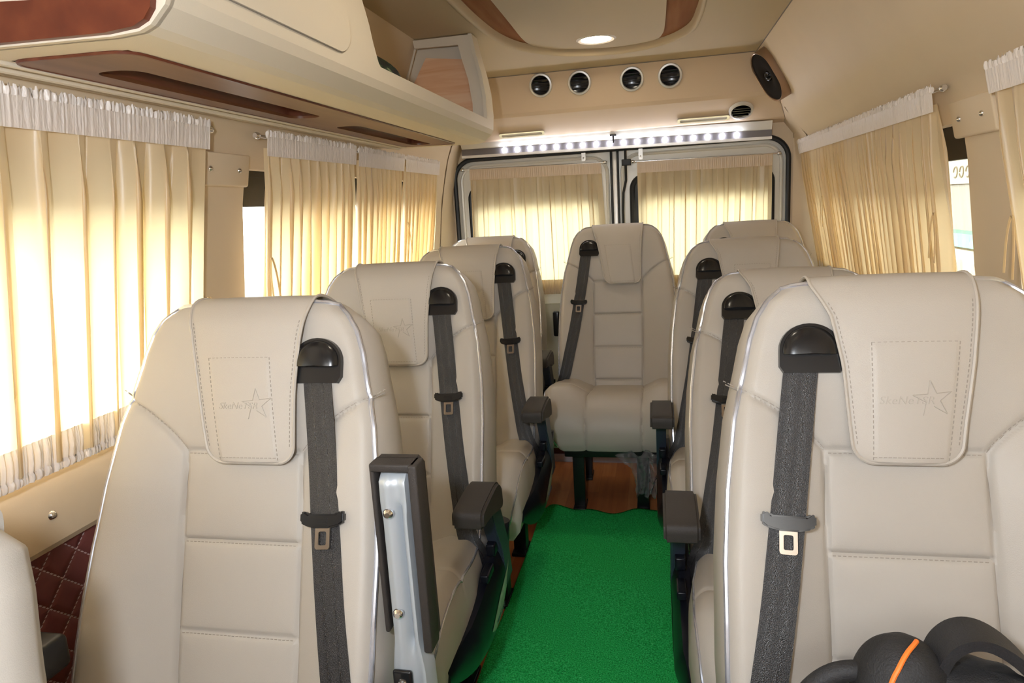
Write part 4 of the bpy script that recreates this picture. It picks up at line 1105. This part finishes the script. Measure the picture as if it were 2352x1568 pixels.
# near end plate, wooden inlay
sect = [p for p in FR] + [(-.80, 1.785), (-.875, 1.66), (-.93, 1.56), (-.95, 1.50)]
lpart('end_plate', MB().prism([(x, z) for x, z in sect], 1, .772, .786), 'bin', angle=20)
def inset(P, d):
    n = len(P); out = []
    for i in range(n):
        a = Vector(P[i - 1]); b = Vector(P[(i + 1) % n]); t = (b - a).normalized(); out.append((P[i][0] - t.y * d, P[i][1] + t.x * d))
    return out
wood = [(-.945, 1.442), (-.640, 1.4345), (-.600, 1.4375), (-.584, 1.444), (-.573, 1.456), (-.570, 1.468), (-.580, 1.473), (-.62, 1.474), (-.80, 1.486), (-.94, 1.495)]
lpart('wood_end', MB().prism(wood, 1, .762, .773), 'burl', angle=20)
# rear end frame with plywood inside
fo = [(-.560, 1.47), (-.548, 1.52), (-.552, 1.60), (-.575, 1.71), (-.592, 1.783), (-.800, 1.783), (-.85, 1.70), (-.915, 1.58), (-.94, 1.50), (-.94, 1.45), (-.60, 1.445)]
lpart('end_wall', MB().prism(fo, 1, 2.458, 2.472), 'bin', angle=20)
lpart('plywood_board', MB().prism([(-.575, 1.47), (-.570, 1.53), (-.585, 1.64), (-.61, 1.715), (-.775, 1.735), (-.86, 1.60), (-.92, 1.46)], 1, 2.448, 2.457), 'ply', label='bare plywood board closing the open rear shelf')
g = MB(); g.prism([(-.562, 1.500), (-.550, 1.52), (-.554, 1.58), (-.564, 1.65), (-.579, 1.71), (-.592, 1.783), (-.800, 1.783), (-.795, 1.757), (-.640, 1.754), (-.628, 1.70), (-.612, 1.64), (-.602, 1.56), (-.604, 1.50)], 1, 2.392, 2.404); g.tube([(-.795, 2.40, 1.757), (-.84, 2.41, 1.65), (-.905, 2.43, 1.50)], .004, 8)
lpart('frame_rail', g, 'bin', angle=30)
lpart('shelf_floor', MB().box((-.765, 1.865, 1.474), (.35, 1.14, .006)), 'bin')
lpart('partition', MB().prism([(x - .014 if x > -.7 else x, max(min(z, 1.78), 1.474)) for x, z in sect if z > 1.45], 1, 1.33, 1.342), 'bin', angle=20)
# flap door with a groove around it
def flap():
    G = []; ys = np.linspace(.83, 1.275, 30); ws = np.linspace(W_LIP - .008, W_LIP + .20, 24); y0, y1 = .83, 1.275; w0, w1 = ws[0], ws[-1]; r = .05
    lp = rrect(y0, y1, w0, w1, r, 8); n = len(lp); c = ((y0 + y1) / 2, (w0 + w1) / 2); mb = MB(); V = []
    for k in (1., .995):
        for y, w in lp:
            yy, ww = c[0] + (y - c[0]) * k, c[1] + (w - c[1]) * k; x, z = fr_at(ww); o = .0005 if k == 1. else .004; V.append((x + o, yy, z))
    for i in range(1, 12):
        k = .995 * (1 - i / 12)
        for y, w in lp: yy, ww = c[0] + (y - c[0]) * k, c[1] + (w - c[1]) * k; x, z = fr_at(ww); V.append((x + .004, yy, z))
    F = [];
    for a in range(12):
        for i in range(n): j = (i + 1) % n; F.append((a * n + i, a * n + j, (a + 1) * n + j, (a + 1) * n + i))
    F.append(tuple(12 * n + i for i in range(n)))
    mb.add(V, F); line = []
    for y, w in lp: x, z = fr_at(w); line.append((x + .0012, y, z))
    return mb, MB().tube(line, .0014, 6, closed=True)
fm, fl = flap(); fd = lpart('flap_door', fm, 'bin', angle=20); loc_(fl); part('shadow_gap', fl, 'seam', fd)
# underside: veneer panel with two recesses
def zu(x): return lerp_tab([(-.955, 1.440), (-.640, 1.432), (-.60, 1.434)], x)
def under(poly, d, th):
    n = len(poly); V = [(x, y, zu(x) - d) for x, y in poly] + [(x, y, zu(x) - d + th) for x, y in poly]
    return MB().add(V, [(i, (i + 1) % n, n + (i + 1) % n, n + i) for i in range(n)] + [tuple(range(n))[::-1], tuple(range(n, 2 * n))])
def rr2(x0, x1, y0, y1, r, n=5, rs=None): return rrect(x0, x1, y0, y1, r, n, rs)
vA = rr2(-.861, -.669, .835, 2.388, .03)
slots = [(-.818, -.742, .930, 1.535), (-.812, -.742, 1.725, 2.345)]
vp = empty('veneer_panel', (0, 0, 0)); vp.parent = lo; vp['label'] = 'brown wood veneer on the underside'
def zring(A, B, d0, d1):
    n = len(A); V = [(x, y, zu(x) - d) for L_, d in ((A, d0), (B, d0), (A, d1), (B, d1)) for x, y in L_]; F = []
    for i in range(n):
        j = (i + 1) % n; F += [(i, j, n + j, n + i), (2 * n + j, 2 * n + i, 3 * n + i, 3 * n + j), (j, i, 2 * n + i, 2 * n + j), (n + i, n + j, 3 * n + j, 3 * n + i)]
    return MB().add(V, F)
for k, (x0, x1, y0, y1) in enumerate(slots):
    ya, yb = (.835, 1.63) if k == 0 else (1.63, 2.388)
    A = rr2(-.861, -.669, ya, yb, .03, 6, [.002, .002, .03, .03] if k == 0 else [.03, .03, .002, .002]); B = rr2(x0, x1, y0, y1, .03, 6)
    m_ = zring(A, B, .003, -.003); loc_(m_); part('veneer_board', m_, 'veneer', vp, angle=30)
    c = ((x0 + x1) / 2, (y0 + y1) / 2); rows = []
    for kx, ky, dz in ((1.04, 1.01, .0), (.99, .995, .010), (.92, .985, .020), (.78, .96, .026), (.3, .6, .028)):
        rows.append([(c[0] + (x - c[0]) * kx, c[1] + (y - c[1]) * ky, zu(x) + dz) for x, y in B])
    n = len(B); m_ = MB().add([p for r in rows for p in r], [(a * n + i, a * n + (i + 1) % n, (a + 1) * n + (i + 1) % n, (a + 1) * n + i) for a in range(4) for i in range(n)] + [tuple(4 * n + i for i in range(n))])
    loc_(m_); part('grip_recess', m_, 'recess', vp, angle=50, label='dark red-brown recess along the underside')
tb = MB(); tb.tube([(x, y, zu(x) - .001) for x, y in vA], .0032, 6, closed=True); loc_(tb); part('veneer_rim', tb, 'recess', vp)
tb = MB().tube([(-.869, .80, 1.4365), (-.869, 2.42, 1.4365)], .005, 8); lpart('bead', tb, 'bin')
ll = MB().tube([(-.905, .80, 1.437), (-.905, 2.45, 1.437)], .006, 8); lpart('edge_moulding', ll, 'bin')
# bag on the open shelf
sb = blob((-.640, 1.60, 1.524), (.036, .15, .044), 31, n=16); tag(part('folded_jacket', sb, ramp_mat('green_black_cloth', [(.45, (.006, .007, .006)), (.6, (.02, .05, .02)), (.68, (.25, .32, .16))], nz(35, (1, .5, 3), 2), .7), None, angle=180), 'dark folded jacket with green stripes on the open overhead shelf', 'jacket')
sb = blob((-.645, 1.82, 1.512), (.028, .04, .034), 33, n=12); tag(part('crumpled_paper', sb, mat('grey_paper', (.4, .38, .38), .6, noise=.4, nscale=60), None, angle=180), 'small crumpled grey packet at the far end of the open overhead shelf', 'packet')

# ------------------------------------------------------------------ speaker on the right wall
def speaker():
    y0 = 3.07; P0 = Vector((wallx(RP, 1.68), y0, 1.68)); zt, zb = 1.775, 1.585
    ax = Vector((wallx(RP, zt) - wallx(RP, zb), 0, zt - zb)).normalized(); yv = Vector((0, 1, 0)); nn = Vector((-ax.z, 0, ax.x)); tl = .40
    fn = (nn * math.cos(tl) - yv * math.sin(tl)).normalized(); fy = (yv * math.cos(tl) + nn * math.sin(tl)).normalized()
    root = empty('wall_speaker', P0[:]); tag(root, 'black oval speaker with bronze rim high on the right wall near the rear', 'speaker')
    def ov(r, k, pinch=.12):
        out = []
        for i in range(48):
            a = 2 * PI * i / 48; rad = 1 - pinch * math.exp(-(math.cos(a) / .45) ** 2) * 1.; out.append((fy if r > 0 else yv) * math.sin(a) * .068 * k * rad + ax * math.cos(a) * .110 * k)
        return [p + (fn * r + nn * .026 if r > 0 else nn * r) for p in out]
    rings = [ov(-.004, 1.0), ov(.020, .99), ov(.026, .965), ov(.024, .93), ov(.018, .92)]; n = 48
    mb = MB().add([p for r in rings for p in r], [(a * n + i, a * n + (i + 1) % n, (a + 1) * n + (i + 1) % n, (a + 1) * n + i) for a in range(4) for i in range(n)]); part('rim', mb, 'bronze', root)
    g = [ov(.019, .925), ov(.022, .7), ov(.021, .45), ov(.012, .25), ov(.014, .1)]
    part('grille', MB().add([p for r in g for p in r], [(a * n + i, a * n + (i + 1) % n, (a + 1) * n + (i + 1) % n, (a + 1) * n + i) for a in range(4) for i in range(n)] + [tuple(4 * n + i for i in range(n))]), 'grille', root)
    q = Matrix.Translation(nn * .026) @ fn.to_track_quat('Z', 'Y').to_matrix().to_4x4()
    part('centre_cone', MB().lathe([(0, .026), (.008, .024), (.014, .018), (.018, .019), (.021, .014)], 20, q), 'ventblk', root)
speaker()
# dark joint lines where ceiling meets wall
struct('trim_8', MB().tube([(.437, -.3, 1.786), (.437, 3.2, 1.786)], .0022, 6), 'seam'); struct('trim_9', MB().tube([(-.79, 3.203, 1.786), (.436, 3.203, 1.786)], .0022, 6), 'seam')

# ------------------------------------------------------------------ front of the cabin (behind the camera), unseen; windscreen opening narrowed to limit daylight
fw = MB(); fw.ring(rrect(-1.12, .84, -.05, 1.81, .001, 6), rrect(-.80, .50, 1.24, 1.50, .08, 6), 1, -.44, -.42); struct('wall_front', fw, 'wall')

# ------------------------------------------------------------------ outside
struct('ground', MB().box((0, 2, -.62), (60, 60, .04)), mat('asphalt', (.22, .21, .20), .9, noise=.2, nscale=3))
sh = empty('shop_front', (3.2, 3.0, -.6)); tag(sh, 'shop front with shelves seen through the right side window gap, plus an added unseen slab blocking the sky', 'shop')
def spart(name, c, d, m, par=sh, **k):
    mb = MB().box((c[0] - 3.2, c[1] - 3.0, c[2] + .6), d); return part(name, mb, m, par, smooth=False, **k)
SM = {k: mat('shop_' + k, v, .7) for k, v in dict(wall=(.24, .20, .14), sign=(.50, .46, .33), grey=(.26, .25, .21), teal=(.14, .42, .32), dark=(.06, .035, .02), cream=(.62, .52, .36), shelf=(.7, .62, .48)).items()}
spart('wall', (3.6, 5., 1.2), (.3, 20, 3.7), SM['wall']); spart('sky_blocker', (3.0, 5., 2.30), (1.0, 20, .12), SM['dark']); spart('fascia', (3.42, 8.8, 1.75), (.06, 5., .62), SM['dark'])  # slab overhead is unseen, added to cut sky light on the right curtains
spart('sign_board', (3.40, 8.8, 1.30), (.08, 5.0, .26), SM['sign']); spart('window_pane', (3.42, 8.8, .91), (.05, 5.0, .50), SM['grey'])
spart('teal_crate', (3.3, 8.8, .59), (.3, 4., .14), SM['teal']); spart('counter', (3.35, 8.8, -.05), (.35, 5., 1.08), SM['cream'])
for k in range(14): spart('shelf_box', (3.12, 7.1 + k * .25, .32 - .22 * (k % 2)), (.12, .17, .14), SM['shelf'])
for k in range(6):
    g = MB(); y = 8.0 + k * .16
    g.tube([(3.355 - 3.2, y - 3 + .05 * math.cos(a), 1.30 + .6 + .06 * math.sin(a)) for a in np.linspace(0, 5.2 if k % 2 else 6.0, 14)], .008, 5); part('sign_lettering', g, SM['wall'], sh)

# ------------------------------------------------------------------ light
wd = bpy.data.worlds.new('world'); S.world = wd; wd.use_nodes = True; bg = wd.node_tree.nodes['Background']; bg.inputs[0].default_value = (1., .985, .95, 1); bg.inputs[1].default_value = 9.5
def area(name, loc, tgt, size, power, col, shape='SQUARE', sy=None):
    l = bpy.data.lights.new(name, 'AREA'); l.energy = power; l.color = col; l.size = size; l.shape = shape
    if sy: l.shape = 'RECTANGLE'; l.size_y = sy
    o = bpy.data.objects.new(name, l); COL.objects.link(o); o.location = loc; d = Vector(tgt) - Vector(loc); o.rotation_euler = d.to_track_quat('-Z', 'Y').to_euler(); return o
fl_ = bpy.data.lights.new('camera_flash', 'SPOT'); fl_.energy = 31; fl_.spot_size = 2.5; fl_.spot_blend = .35; fl_.shadow_soft_size = .03; fl_.color = (.88, .935, 1.)
fo_ = bpy.data.objects.new('camera_flash', fl_); COL.objects.link(fo_); fo_.location = (-.14, -.02, 1.30); fo_.rotation_euler = (Vector((-.55, 1.2, 1.05)) - Vector(fo_.location)).to_track_quat('-Z', 'Y').to_euler()

# ------------------------------------------------------------------ view
S.view_settings.view_transform = 'Standard'; S.view_settings.look = 'None'; S.view_settings.gamma = 1; S.view_settings.exposure = .16; S.view_settings.use_curve_mapping = False
S.cycles.max_bounces = 8; S.cycles.diffuse_bounces = 5; S.cycles.transparent_max_bounces = 12; S.cycles.caustics_reflective = False; S.cycles.caustics_refractive = False; S.cycles.sample_clamp_indirect = 6
S.cycles.use_denoising = True
